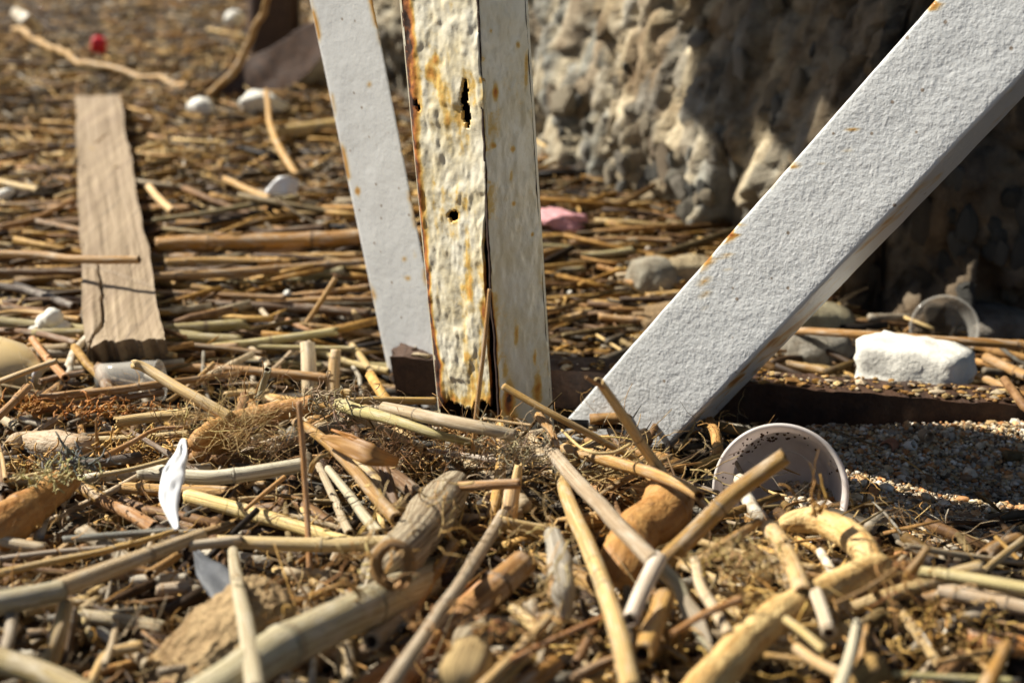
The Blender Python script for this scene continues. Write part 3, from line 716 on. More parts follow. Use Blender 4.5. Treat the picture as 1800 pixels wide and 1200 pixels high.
# --- lower left of the heap
reed('broken pale grey reed, thickest one crossing the lower left pile', [(-60, 1070), (30, 1052), (112, 1032)], (48, 40), 'grey', .036, nodes=[.98])
reed('long smooth grey reed running up from a break towards the white strip', [(98, 1036), (230, 985), (356, 937)], (38, 23), 'grey', [.036, .034, .030], hollow=(False, False))
reed('thin straw reed under the long smooth grey reed', [(-30, 1014), (90, 988), (200, 965), (312, 932)], (15, 9), 'straw', .024)
reed('thin bluish weathered reed behind the thin straw one', [(-20, 985), (90, 971), (190, 962)], (12, 10), 'grey2', .018)
reed('dark mouldy reed with pale specks below the white strip', [(110, 948), (210, 940), (312, 931)], (13, 12), 'blue', .022)
reed('short pinkish grey reed stub ending on the pale ringed reed', [(332, 962), (425, 950)], 19, 'lilac', .028)
reed('long pale cream reed with a ring, lying flat towards the fibrous rootstock', [(380, 951), (563, 958), (690, 955)], (23, 28), 'pale', .026, nodes=[.59])
reed('golden reed with a dark ring crossing behind the upright stalk', [(330, 872), (425, 898), (520, 925), (620, 955)], (28, 24), 'pale', .016, nodes=[.34, .47])
reed('brown hollow reed with its open end beside the tan husk', [(210, 856), (300, 862), (398, 868)], (20, 25), 'straw', .010, nodes=[.2])
reed('pale silvery reed with a dark ring behind the white strip', [(246, 831), (350, 838), (410, 833), (536, 816)], (26, 27), 'white', .022, nodes=[.04, .57])
reed('thin straw reed with a dark tip over the silvery one', [(172, 836), (235, 824), (296, 808)], 9, 'pale', .030)
reed('short stub of reed below the silvery reed', [(420, 852), (468, 851)], 14, 'pale', .012)
reed('thin twig leaning on the golden reed', [(431, 897), (466, 866), (500, 838)], (7, 9), 'tan', .026, cat='twig', name='twig')
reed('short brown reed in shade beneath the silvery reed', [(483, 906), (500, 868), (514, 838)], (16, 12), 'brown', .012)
reed('grey ringed reed, left one of the close pair right of the upright stalk', [(562, 818), (586, 870), (600, 905), (616, 938)], (14, 17), 'grey', .018, nodes=[.6])
reed('white ringed reed, right one of the close pair right of the upright stalk', [(577, 824), (614, 868), (640, 905), (668, 940)], (13, 22), 'white', .022, nodes=[.42, .85])
reed('thin brown stalk standing upright in the heap, the taller darker one', [(545, 1004), (540, 900), (534, 800), (526, 705)], (11, 10), 'tan', [.012, .036, .062, .088], nodes=[], name='stalk', cat='stalk')
reed('thin grey reed lying between the cream reed and the white ringed reed', [(505, 905), (560, 917), (612, 932)], 10, 'grey', .014)
reed('peeling brown reed stub between the mouldy reed and the white strip', [(176, 878), (225, 900), (276, 931)], (22, 26), 'tan', .012, mt='bark', jag=(.5, .8))
reed('grey-brown ringed reed passing under the white strip', [(212, 884), (262, 900), (342, 930)], (22, 18), 'brown', .010, nodes=[.3])
reed('short thick grey reed below the broken pale reed', [(146, 1080), (205, 1088), (290, 1106)], (28, 25), 'grey', .016, nodes=[.9])
reed('pale reed stub standing up from the bottom of the pile', [(85, 1178), (103, 1118), (118, 1058)], (33, 24), 'pale', [.010, .022, .030])
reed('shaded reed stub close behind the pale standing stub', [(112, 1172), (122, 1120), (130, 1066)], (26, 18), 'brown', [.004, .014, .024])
reed('bluish grey reed pointing down below the thickest broken reed', [(22, 1058), (18, 1110), (4, 1160)], (24, 18), 'grey2', .030)
reed('blurred thick cream reed in the bottom left corner', [(-70, 1148), (40, 1172), (160, 1225)], (50, 44), 'pale', .040)
reed('reed brown above and whitish below, passing over the big rough chunk', [(411, 968), (416, 1010), (424, 1055), (434, 1120), (447, 1215)], (18, 36), 'lilac', [.030, .040, .048, .052, .055], nodes=[.1, .30])
reed('slim pale reed scrap beside the short thick grey reed', [(140, 1068), (163, 1122)], (8, 12), 'pale', .016, name='reed_scrap', cat='reed scrap')
reed('small pale hollow reed pieces under the smooth grey reed', [(228, 1020), (330, 1015)], (22, 18), 'white', .014)
reed('split reed with fibres under the end of the smooth grey reed', [(262, 1012), (315, 975)], (20, 14), 'tan', .020, mt='bark', jag=(.8, .8))
reed('dark hollow reed mouth left of the grey shard', [(272, 1040), (335, 1034)], (24, 28), 'grey', .014)
reed('reed lying flat beneath the bluish pointing reed', [(-30, 1112), (80, 1110)], 14, 'grey', .008)
reed('thin straw in the bottom left corner gap', [(240, 1085), (318, 1087)], 7, 'pale', .012)
reed('thin tan straw sloping down beside the big rough chunk', [(250, 1110), (292, 1145)], 6, 'tan', .016)
reed('curved grey reed end near the bottom left, beside a bent scrap', [(232, 1135), (262, 1172)], (24, 28), 'grey', .016)
reed('bent cracked reed scrap in the bottom left', [(160, 1200), (190, 1150), (250, 1135)], (14, 20), 'pale', .022, mt='bark')
# --- bottom centre
reed('very thick shaded grey-brown reed with rings in the bottom foreground', [(330, 1250), (470, 1160), (600, 1092), (700, 1046), (790, 1000)], (84, 66), 'grey', [.050, .044, .036, .024, .006], nodes=[.28, .55])
reed('long slim grey reed sloping up towards the post foot', [(668, 1225), (770, 1080), (833, 985), (886, 905)], (30, 22), 'lilac', [.058, .046, .036, .028], nodes=[.66], hollow=(True, False))
reed('thick orange-tan reed with a rounded end beside the long slim grey reed', [(770, 1110), (850, 1048), (925, 987)], (58, 48), 'tan', [.018, .026, .032], hollow=(True, False), jag=(.1, .02), nodes=[.66])
reed('shaded brown reed behind the long slim grey reed', [(700, 1120), (745, 1040), (800, 955)], (22, 20), 'tan', [.010, .018, .022], nodes=[.6])
reed('very thick dark orange reed underneath the rounded one', [(610, 1260), (740, 1150), (850, 1050)], (70, 60), 'orange', .014)
reed('bright cream reed with a split running to the bottom edge', [(842, 1210), (905, 1150), (968, 1083)], (24, 20), 'pale', [.046, .044, .040], jag=(.1, .6))
reed('second cream reed lying beside the split bright one', [(862, 1218), (930, 1150), (985, 1095)], (16, 12), 'straw', [.042, .040, .036])
reed('thin orange twig rising to the right over the cream reed', [(895, 1162), (960, 1128), (1060, 1082)], (11, 9), 'orange', .046, name='twig', cat='twig')
reed('thin orange twig in front of the grey-white split piece', [(1180, 1112), (1235, 1080), (1300, 1052)], (11, 16), 'orange', .052, name='twig', cat='twig', wav=.0008)
reed('short thick golden reed at the bottom edge centre', [(905, 1215), (975, 1165)], (40, 34), 'gold', .034)
reed('straw reed with rings, long and steep right of the post foot', [(985, 838), (1030, 952), (1066, 1042), (1108, 1215)], (25, 38), 'pale', [.024, .036, .044, .052], nodes=[.03, .54, .66])
reed('striped grey reed split at its top, crossing over the orange rootstock', [(966, 790), (1040, 872), (1100, 935), (1150, 988)], (24, 30), 'lilac', [.032, .044, .050, .050], mt='bark', jag=(.9, .1), nodes=[])
reed('dark lower length of the striped grey reed beyond its break', [(1152, 990), (1195, 1035), (1215, 1090), (1262, 1150)], (30, 16), 'grey2', [.048, .040, .034, .030], mt='bark', jag=(.3, 1.0), nodes=[])
reed('chalky white split reed piece hanging from the broken striped reed', [(1158, 982), (1132, 1030), (1108, 1090)], (32, 28), 'white', .050, mt='bark', jag=(.2, .9), nodes=[])
reed('hollow reed with its dark open mouth facing down, below the chalky piece', [(1166, 1050), (1150, 1095), (1128, 1150)], (36, 42), 'straw', [.030, .036, .044], nodes=[.05])
reed('straw reed tilting left under the hollow mouth reed', [(1090, 1190), (1120, 1160), (1225, 1090)], (34, 30), 'gold', .022)
reed('slim orange reed lying across beside the bottom middle', [(1000, 1195), (1060, 1165), (1110, 1150)], (18, 16), 'tan', .030)
reed('shaded stub behind the steep straw reed', [(1010, 1165), (1042, 1110)], (18, 20), 'brown', .022)
reed('short thick stub leaning right of the rounded tan reed', [(905, 1070), (945, 1105)], (22, 24), 'pale', .028)
# --- round the foot of the post
reed('slim straight olive reed leaning from the seam towards the brace foot', [(884, 678), (990, 738), (1120, 808)], (13, 13), 'straw', [.062, .048, .026], nodes=[], hollow=(True, False))
reed('straw reed with a broken splintered right end below the brace', [(992, 790), (1080, 812), (1178, 842), (1232, 870)], (22, 21), 'straw', [.026, .036, .044, .044], nodes=[.12], jag=(.2, 1.2))
reed('peeling reed resting against the lower front of the brace', [(1052, 668), (1092, 725), (1130, 785), (1172, 846)], (17, 21), 'pale', [.105, .080, .056, .034], mt='bark', jag=(.8, .2), nodes=[.65])
reed('small splinter poking left from the top of the peeling reed', [(1030, 663), (1060, 682)], (5, 9), 'tan', [.112, .102], nodes=[], name='splinter', cat='splinter')
reed('thick golden reed leaning over the white tub with a dark hollow tip', [(1150, 1002), (1205, 950), (1290, 870), (1378, 802)], (36, 31), 'gold', [.030, .040, .056, .074], nodes=[.52])
reed('thin straw reed parallel to the thick golden reed, lower right', [(1230, 985), (1280, 950), (1335, 915)], (16, 15), 'straw', [.036, .040, .044])
reed('bent grey-tan reed hanging down from the thin straw reed', [(1222, 985), (1232, 1030), (1255, 1070), (1282, 1118)], (20, 22), 'lilac', [.040, .044, .046, .046], mt='bark', jag=(.4, .9))
reed('short orange twig near the splintered reed end', [(1215, 868), (1250, 900)], (10, 15), 'tan', .030, name='twig', cat='twig')
reed('orange hollow reed with a dark open end in front of the split stub', [(790, 856), (845, 853), (914, 850)], (16, 18), 'tan', [.034, .040, .042], nodes=[.1])
reed('split upright reed stub under the orange hollow reed', [(892, 935), (897, 895), (902, 852)], (30, 28), 'pale', [.014, .026, .036], mt='bark', jag=(.3, 1.0), nodes=[])
reed('fluffy split reed top behind the orange hollow reed end', [(905, 860), (912, 810)], (22, 14), 'pale', [.030, .044], mt='bark', jag=(.6, 2.2), nodes=[])
reed('pinkish ringed reed lying in front of the rusty post foot', [(676, 716), (757, 735), (840, 752), (905, 768)], (22, 24), 'lilac', [.040, .048, .052, .048], nodes=[.36])
reed('olive striped reed left of the pinkish ringed reed', [(596, 712), (675, 733), (770, 764), (840, 780)], (26, 14), 'olive', [.034, .040, .040, .032], mt='bark', nodes=[.30])
reed('slim tan reed just below the olive striped reed', [(615, 728), (680, 757), (745, 790)], (13, 14), 'pale', [.026, .028, .024], nodes=[.3])
reed('pale olive reed lying flat against the base of the slanting post', [(606, 706), (672, 703), (765, 704)], (13, 14), 'straw', .028, nodes=[.45])
reed('slender pale stalk standing in front of the split seam', [(831, 795), (840, 700), (852, 600), (861, 508)], (9, 7), 'straw', [.028, .060, .092, .120], nodes=[], name='stalk', cat='stalk')
reed('bright cream reed broken at its upper end left of the heap', [(236, 640), (262, 650), (330, 693), (404, 735)], (17, 23), 'pale', [.062, .058, .046, .034], jag=(.5, .1), nodes=[], hollow=(False, True))
reed('orange ringed reed sloping behind the dry leaf to the fibrous rootstock', [(520, 738), (575, 778), (618, 820), (660, 870), (700, 912)], (17, 24), 'tan', [.026, .030, .034, .034, .032], nodes=[.48])
reed('short orange stub with a dark band at the smooth corner of the post', [(945, 728), (966, 756), (975, 790)], (15, 19), 'tan', [.046, .042, .036], nodes=[.25, .8])
reed('thin curling stem across the tuft beside the post', [(935, 747), (900, 742), (850, 735)], 5, 'pale', .050, nodes=[], name='stem', cat='stem')
reed('pale fork of stem hanging below the brace corner', [(990, 756), (1030, 790), (1075, 795), (1108, 780)], (5, 6), 'pale', [.046, .050, .050, .052], nodes=[], name='stem', cat='stem', wav=.001)
reed('white slim reed end beside the fibre tuft', [(735, 788), (830, 802), (884, 812)], (8, 12), 'white', .022)
reed('small pale reed scrap lying in the hairy tuft', [(920, 806), (958, 800)], 8, 'white', .030, nodes=[])
reed('short straw stub left of the fibrous rootstock', [(480, 790), (545, 762)], (12, 12), 'grey', .016)
# --- left edge
reed('thin straw reed pointing up at the left edge over the glossy bottle', [(-20, 676), (40, 655), (101, 634)], (11, 11), 'pale', [.030, .040, .046], nodes=[])
reed('brown slanting reed at the left edge', [(-10, 738), (22, 708), (50, 680)], (15, 13), 'tan', [.026, .034, .040])
reed('long brown reed running under the clear plastic shell', [(70, 700), (180, 688), (300, 672), (420, 655)], (17, 10), 'tan', .022, nodes=[.4])
reed('dark hollow reed behind the long brown one', [(50, 715), (110, 704), (165, 692)], (20, 26), 'pale', .012)
reed('dark brown stick above the clear plastic shell', [(70, 672), (110, 662), (150, 655)], 12, 'brown', .018)
reed('straight brown reed below the long brown one', [(60, 722), (150, 708), (290, 690)], (13, 12), 'brown', .016)
reed('split cream reed behind the small white shell', [(198, 745), (260, 735), (330, 728)], (20, 17), 'pale', .020, mt='bark', jag=(.8, .3))
reed('slim cream reed right beside the pale rootstock bulb', [(165, 772), (250, 768), (330, 760)], (13, 12), 'pale', .018)
reed('slim tan reed curving from the dark leaf to the white strip', [(182, 802), (230, 778), (275, 755), (330, 750)], (11, 6), 'tan', .030, nodes=[.6])
reed('dark flat reed lying over the root end', [(124, 818), (190, 811), (248, 803)], (16, 19), 'dark', .022)
reed('straw reed along the left edge above the orange rootstock', [(6, 846), (60, 834), (130, 818)], (7, 8), 'pale', .024)
reed('upright slim reed at the left edge', [(-2, 780), (6, 812), (10, 842)], (6, 8), 'pale', .026)
reed('cream reed scrap by the left edge', [(-20, 726), (32, 752)], (14, 17), 'lilac', .020)
reed('stubby spike standing above the ringed joint', [(172, 785), (170, 765), (169, 735)], (10, 3), 'tan', [.020, .034, .046], nodes=[], name='twig', cat='twig')
reed('dark purple-brown reed at the far left under the orange rootstock', [(-30, 838), (14, 872)], (26, 26), 'dark', .016)
# --- right of the heap
reed('cream reed stub sloping down left of the ringed rootstock', [(1352, 924), (1378, 968), (1412, 1040)], (30, 34), 'pale', [.040, .044, .046], nodes=[.05])
reed('greyish lower stub continuing below the cream one', [(1432, 1040), (1446, 1075), (1458, 1112)], (24, 26), 'white', [.046, .046, .044], nodes=[.92])
reed('bleached white reed rising from the bottom edge', [(1474, 1212), (1494, 1150), (1508, 1095)], (24, 15), 'white', [.058, .054, .050], nodes=[])
reed('brown pointed reed right beside the bleached white one', [(1508, 1180), (1517, 1140), (1523, 1100)], (18, 10), 'tan', .044, nodes=[])
reed('cream reed sloping down to the blurred bottom knot', [(1380, 1088), (1412, 1112), (1450, 1145)], (15, 18), 'pale', .050)
reed('cream reed below it ending at the blurred bottom knot', [(1402, 1138), (1440, 1165), (1480, 1185)], (18, 22), 'pale', .050)
reed('small straw reed lying in the bottom row', [(1345, 1150), (1420, 1160)], 12, 'straw', .044)
reed('pale yellow reed with a ring running out at the right edge', [(1604, 1004), (1666, 1012), (1740, 1024), (1850, 1042)], (22, 27), 'green', .036, nodes=[.27])
reed('pinkish grey mottled reed under the pale yellow reed', [(1650, 1040), (1720, 1053), (1850, 1078)], (30, 27), 'lilac', .022, mt='bark', nodes=[.15, .6])
reed('slim brown reed below the pinkish grey mottled reed', [(1655, 1066), (1720, 1083), (1850, 1115)], (13, 14), 'tan', .018)
reed('thin reddish twig near the lower right corner', [(1648, 1165), (1700, 1152), (1775, 1136)], (10, 10), 'tan', .026, name='twig', cat='twig')
reed('blurred golden reed end rising at the lower right corner', [(1725, 1225), (1752, 1170), (1772, 1128)], (34, 18), 'gold', [.058, .062, .064], nodes=[])
reed('olive reed lying along the bottom edge at the right', [(1568, 1184), (1660, 1190), (1780, 1198)], (13, 15), 'olive', .034)
reed('short brown stub standing behind the ringed pale yellow reed', [(1596, 1012), (1612, 988), (1630, 960)], (22, 12), 'tan', [.040, .052, .062])
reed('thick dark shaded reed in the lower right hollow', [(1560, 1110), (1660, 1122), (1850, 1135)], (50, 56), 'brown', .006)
reed('thick shaded tan reed at the lower right edge', [(1700, 1120), (1850, 1145)], (36, 36), 'orange', .020)
reed('thin orange root stem over the thick rootstock end', [(1470, 1060), (1520, 1036), (1576, 998)], (8, 6), 'tan', .060, nodes=[], name='stem', cat='stem')
# --- behind the posts, right
reed('long golden reed across the top of the foam block', [(1345, 582), (1420, 582), (1560, 590), (1860, 612)], (13, 17), 'gold', [.012, .030, .040, .040])
reed('short cream reed left of the foam block', [(1345, 634), (1400, 642), (1452, 652)], (13, 16), 'tan', .010)
reed('cream reed right of the foam block, upper one', [(1733, 628), (1830, 672)], (18, 18), 'tan', .014)
reed('cream reed right of the foam block, lower one', [(1715, 660), (1770, 683), (1850, 706)], (14, 17), 'tan', .012)
reed('yellow flat reed right of the brace', [(1310, 672), (1362, 668)], 9, 'olive', .008)
# --- behind the posts, left
reed('thickest golden reed stretched flat behind the slanting post', [(272, 430), (400, 424), (640, 418), (800, 414)], (26, 30), 'gold', .016)
reed('thin grey reed above the thickest golden one', [(268, 388), (380, 372), (525, 346)], (9, 12), 'olive', .014)
reed('golden reed second below the thickest flat one', [(290, 462), (400, 458), (512, 462)], (17, 16), 'gold', .014)
reed('tan reed third below the thickest flat one', [(262, 488), (420, 478), (650, 462), (720, 460)], (16, 18), 'tan', .018)
reed('reed lying across the wooden plank', [(-40, 446), (60, 449), (150, 455), (245, 455)], (15, 15), 'tan', [.046, .048, .052, .054], node_auto=False)
reed('brown reed at the left edge above the small foam bits', [(-20, 580), (60, 586), (134, 603)], (14, 13), 'brown', .012)
reed('pale reed left of the plank', [(-20, 316), (66, 335)], 12, 'pale', .012)
reed('reddish stem left of the plank', [(0, 398), (60, 385), (128, 352)], (11, 9), 'tan', .012, name='stem', cat='stem')
reed('dark reed near the left edge, lying flat', [(-30, 500), (50, 512), (130, 540)], (14, 16), 'dark', .012)
reed('pale reed along the left side of the plank', [(-20, 555), (40, 548), (140, 562)], (10, 12), 'straw', .012)
reed('blurry cream stick pointing to the white foam bits', [(57, 595), (80, 625), (116, 665)], (13, 15), 'tan', .020)
reed('short bright reed right of the plank', [(262, 330), (302, 372)], (13, 14), 'pale', .016)
reed('pale bent stick standing before the white foam lumps', [(468, 160), (476, 220), (492, 260), (522, 312)], (9, 14), 'straw', [.05, .034, .024, .010], nodes=[], name='stick', cat='stick')
reed('straw stick ending at the white paper scrap', [(395, 314), (475, 351)], (12, 13), 'straw', .018)
reed('slim leaning reed left of the slanting post', [(538, 570), (565, 530), (590, 488)], (9, 10), 'straw', [.010, .034, .056])
reed('grey twig crossing under the slim leaning reed', [(505, 562), (550, 584), (600, 588)], (9, 12), 'tan', .016)
reed('dark grey twig below the slim leaning reed', [(478, 650), (508, 622), (538, 590)], (7, 8), 'grey', .018)
reed('stubby pale stick left of the pinkish standing stub', [(434, 608), (474, 645)], (16, 15), 'grey', .012)
reed('thin pale stick behind the stubby pale stick', [(460, 545), (492, 583)], 10, 'grey', .014)
reed('pinkish reed stub standing behind the root tangle', [(545, 700), (543, 650), (541, 602)], (28, 25), 'lilac', [.006, .024, .040], nodes=[])
reed('cream reed stub standing just left of the slanting post', [(586, 704), (588, 660), (592, 614)], (27, 18), 'pale', [.006, .022, .040])
reed('pale stick beside the foot of the slanting post', [(618, 606), (655, 655)], (12, 12), 'pale', .016)
reed('cream reed lying behind the standing stubs', [(556, 618), (620, 640), (684, 654)], (12, 14), 'pale', .014)
reed('tiny open reed standing in the twiggy tuft', [(455, 700), (463, 672), (470, 650)], (12, 14), 'lilac', [.020, .032, .042], nodes=[])
reed('brown bent reed behind the heap', [(545, 575), (620, 583), (675, 592)], (12, 14), 'tan', .014)
reed('very long pale forked branch in the far left', [(28, 52), (90, 82), (150, 112), (240, 128), (330, 150)], (14, 9), 'straw', .016, nodes=[], name='branch', cat='branch', wav=.004)
reed('thin leaning branch before the curved dark bark', [(490, -30), (440, 70), (410, 130), (370, 165)], (12, 14), 'tan', [.20, .10, .05, .012], nodes=[], name='branch', cat='branch', wav=.003)
reed('pale wood strip right below the foam lumps', [(478, 236), (600, 222)], (24, 26), 'pale', .016, nodes=[])

# ---------------------------------------------------------------- rootstocks, tufts, leaves
def rootstock(label, pts, ds, c, h, mt='rhizome', bul=.16, rings=None, lumpy=.08, hollow=(False, True), name='rootstock'):
    seedc[0] += 1; sd_ = seedc[0]
    hs = h if isinstance(h, (list, tuple)) else [h] * len(pts)
    P, t = zip(*[hit(x, y, hh) for (x, y), hh in zip(pts, hs)]); P = np.array(P)
    r0 = np.array([d / 2 * tt / F for d, tt in zip(ds, t)])
    L0 = np.concatenate([[0], np.cumsum(np.linalg.norm(np.diff(P, axis=0), axis=1))])
    P = resample(P, .0014); L = np.concatenate([[0], np.cumsum(np.linalg.norm(np.diff(P, axis=0), axis=1))])
    rad = np.interp(L / L[-1], L0 / L0[-1], r0)
    rings = rings if rings is not None else list(np.arange(.12, .95, .2))
    seg_ = np.zeros(len(L)); nodeA = np.zeros(len(L))
    for s in rings:
        g = np.exp(-((L / L[-1] - s) * L[-1] / (r0.mean() * .10)) ** 2); nodeA = np.maximum(nodeA, g * .6)
        rad = rad * (1 - .10 * np.exp(-((L / L[-1] - s) * L[-1] / (r0.mean() * .22)) ** 2))
    rad = rad * (1 + lumpy * fbm(np.stack([L / r0.mean() * .7, 0 * L, np.full(len(L), sd_)], 1), 2, 1))
    k = min(len(rad) // 4, 8)
    for e in (0, 1):
        if not hollow[e]:
            f = np.sqrt(1 - (1 - np.linspace(.08, 1, k)) ** 2)
            if e == 0: rad[:k] *= f
            else: rad[-k:] *= f[::-1]
    tint = np.array(COL[c]) * (1 + np.random.default_rng(sd_).normal(0, .05))
    me = stalk_mesh(name, P, rad, 26, tint, hollow, (.1, .1), [M[mt], M['pith']], None, sd_, warp=.09)
    n = len(me.vertices); co = np.empty(n * 3); me.vertices.foreach_get('co', co); co = co.reshape(-1, 3)
    na = np.interp(np.arange(n), np.linspace(0, n, len(L)), nodeA)
    me.attributes['node'].data.foreach_set('value', na.astype(np.float32))
    cen = P[np.clip(((np.arange(n) / n) * len(P)).astype(int), 0, len(P) - 1)]; d = co - cen; d /= np.linalg.norm(d, axis=1, keepdims=True) + 1e-9
    co += d * (fbm(co * 260, 3, sd_) * r0.mean() * .05 + fbm(co * 90, 2, sd_ + 1) * r0.mean() * .10)[:, None]
    me.vertices.foreach_set('co', co.astype(np.float32).ravel()); me.update()
    return link(name, me, label=label, cat='rootstock'), P, rad
def strands(C, n, ln, rad, seed, curl=1.0, spread=None, droop=0.0, m=9, up_=.3, flat=1.0, dirv=None):
    r_ = np.random.default_rng(seed)
    spread = np.array(spread if spread is not None else (ln * .35,) * 3)
    s = C + r_.normal(size=(n, 3)) * spread
    d = r_.normal(size=(n, 3)); d[:, 2] = np.abs(d[:, 2]) * up_
    if dirv is not None: d = d * .5 + np.array(dirv)
    d /= np.linalg.norm(d, axis=1, keepdims=True)
    le = ln * r_.uniform(.4, 1.3, n); P = np.zeros((n, m, 3)); P[:, 0] = s
    for k in range(1, m):
        d = d + r_.normal(size=(n, 3)) * .45 * curl + np.array([0, 0, -droop]); d /= np.linalg.norm(d, axis=1, keepdims=True)
        P[:, k] = P[:, k - 1] + d * (le / (m - 1))[:, None]
    Rr = rad * r_.uniform(.5, 1.4, (n, 1)) * np.linspace(1, .45, m)[None]
    return P, Rr
def tuft(name, label, cat, px, py, h, n, ln, rad, c, seed, seg=4, flat=1.0, mt='litter', parent=None, **kw):
    C = hit(px, py, h)[0]; n = int(n * (.42 if py < 860 else .15)); rad = rad * (1.1 if py < 860 else .9)
    P, Rr = strands(C, n, ln, rad, seed, **kw)
    floor = G(P[..., 0], P[..., 1]) + .001; P[..., 2] = np.maximum(P[..., 2], floor)
    V, q, cp = tubes(P, Rr, seg, flat, seed)
    r_ = np.random.default_rng(seed + 1); base = np.array(COL[c]); m = P.shape[1]
    tint = np.ones((len(V), 4)); tint[:, :3] = np.repeat(base * r_.uniform(.55, 1.25, (n, 1)) * (1 + r_.normal(0, .05, (n, 3))), m * seg, 0)
    return link(name, new_mesh(name, V, [q, cp], [M[mt]], {'tint': tint}), parent, None if parent else label, None if parent else cat)

rootstock('orange knobbly rootstock with wrinkled rings beneath the striped grey reed', [(1178, 862), (1165, 905), (1120, 935), (1100, 985), (1082, 1045)], [86, 82, 70, 84, 100], 'tan', [.020, .026, .024, .024, .012], rings=[.18, .34, .40, .66], hollow=(False, False))
rootstock('shaded tan rootstock lying behind the orange knobbly one', [(1030, 866), (1100, 870), (1185, 872)], [50, 60, 60], 'tan', .006, rings=[.3, .7], hollow=(False, False))
rootstock('orange ringed rootstock with a green mossy end at the left edge', [(-30, 945), (20, 915), (70, 880), (122, 838)], [90, 74, 56, 46], 'tan', [.020, .024, .024, .024], rings=[.3, .45, .9], hollow=(False, True))
rootstock('smooth pale bulb of rootstock tapering both ways at the left', [(14, 787), (40, 777), (90, 779), (140, 782), (170, 776)], [22, 38, 46, 38, 30], 'lilac', .020, rings=[.12, .93], hollow=(True, False))
rootstock('bright tan rootstock joint by the hairy root tangle', [(338, 784), (370, 762), (400, 745), (470, 727), (548, 712)], [34, 38, 34, 34, 32], 'tan', [.026, .028, .030, .034, .038], rings=[.35, .68, .9], hollow=(False, True))
rootstock('lower arm of the tan rootstock under the hairy roots', [(345, 800), (390, 780), (440, 772)], [36, 40, 30], 'tan', .016, rings=[.4], hollow=(False, False))
hr, P_, R_ = rootstock('thick fibrous rootstock wrapped in papery husk, reaching up to the orange hollow reed', [(800, 855), (765, 895), (725, 950), (690, 985), (640, 1015)], [62, 84, 84, 80, 46], 'grey', [.022, .030, .032, .030, .018], 'husk', rings=[.38, .7], lumpy=.2, hollow=(False, False))
ringm = hit(690, 985, .050)[0]
a_ = np.linspace(0, 2 * math.pi, 21)[:-1]
rp = np.array([ringm + np.array([math.cos(x) * .0075, .002 + math.sin(x) * .003, math.sin(x) * .0085 - .003]) for x in np.append(a_, a_[:2])])
link('root_scar', stalk_mesh('root_scar', rp, np.full(len(rp), .0028), 8, COL['tan'], (False, False), (0, 0), [M['husk']] * 2, None, 5), hr)
rootstock('pale blurred husk bulb at the bottom edge', [(800, 1215), (820, 1170), (835, 1130)], [80, 76, 50], 'pale', [.040, .044, .040], 'husk', rings=[.5], lumpy=.2, hollow=(False, False))
rootstock('rough tan fuzzy rootstock lump above the blurred husk bulb', [(800, 1140), (850, 1110), (925, 1100)], [44, 50, 34], 'grey', .018, 'husk', rings=[], lumpy=.15, hollow=(False, False))
rootstock('long orange rootstock with a bright knee in the lower right foreground', [(1165, 1290), (1300, 1140), (1372, 1080), (1450, 1036), (1560, 985)], [64, 62, 58, 48, 42], 'pale', [.036, .040, .040, .038, .038], rings=[.42, .50, .80], lumpy=.05, hollow=(False, False))
rootstock('ringed cream rootstock below the white tub', [(1370, 920), (1430, 914), (1485, 935), (1518, 965), (1545, 1005)], [34, 42, 48, 50, 44], 'pale', [.028, .030, .032, .034, .030], rings=[.3, .52, .56, .9], hollow=(False, False))
rootstock('shaded thick rootstock under the ringed cream one', [(1500, 1045), (1570, 1040), (1600, 1010)], [80, 90, 60], 'brown', .014, rings=[.5], hollow=(False, False))
rootstock('blurred knot of rootstock at the lower right bottom edge', [(1490, 1215), (1530, 1180), (1560, 1190)], [56, 60, 44], 'straw', .044, 'husk', rings=[.5], lumpy=.15, hollow=(False, False))
rootstock('pale husk-wrapped rootstock standing beside the steep straw reed', [(995, 1090), (988, 1030), (982, 975), (970, 930)], [30, 42, 40, 26], 'white', [.026, .036, .040, .040], 'husk', rings=[.4, .7], lumpy=.2, hollow=(False, False))
# big rough chunk
def chunk(label, name, cat, px, py, h, size, rot, mt, seed, tint=None, base=ICO4, rough=.25, freq=1.2, box=.25, det=.02):
    W, Fc = lump(base, seed, rough, freq, box)
    n = W / (np.linalg.norm(W, axis=1, keepdims=True) + 1e-9); W = W + n * (det * fbm(W * 9, 4, seed + 4) * 2)[:, None]
    if len(W) > 5000: W = W * (1 - .05 * np.abs(fbm(W * np.array([3, 14, 14]), 4, 12)) - .03 * sstep(.12, 0, worley(W * np.array([2, 5, 5]), 4)[1] - worley(W * np.array([2, 5, 5]), 4)[0]))[:, None]
    C = hit(px, py, h)[0]
    Rm = np.array(Matrix.Rotation(rot[2], 3, 'Z') @ Matrix.Rotation(rot[1], 3, 'Y') @ Matrix.Rotation(rot[0], 3, 'X'))
    V = (W * np.array(size)) @ Rm.T
    at_ = {'tint': rgba(tint, len(V))} if tint is not None else {}
    o = link(name, new_mesh(name, V, [Fc], [M[mt]], at_), label=label, cat=cat); o.location = C; return o
chunk('large rough tan driftwood chunk sloping down to the bottom edge', 'driftwood_chunk', 'driftwood', 375, 1160, .012, (.040, .022, .016), (R(10), R(-38), R(25)), 'rock', 5, (.52, .37, .19), base=ico(6), freq=1.0, box=.2, det=.05)
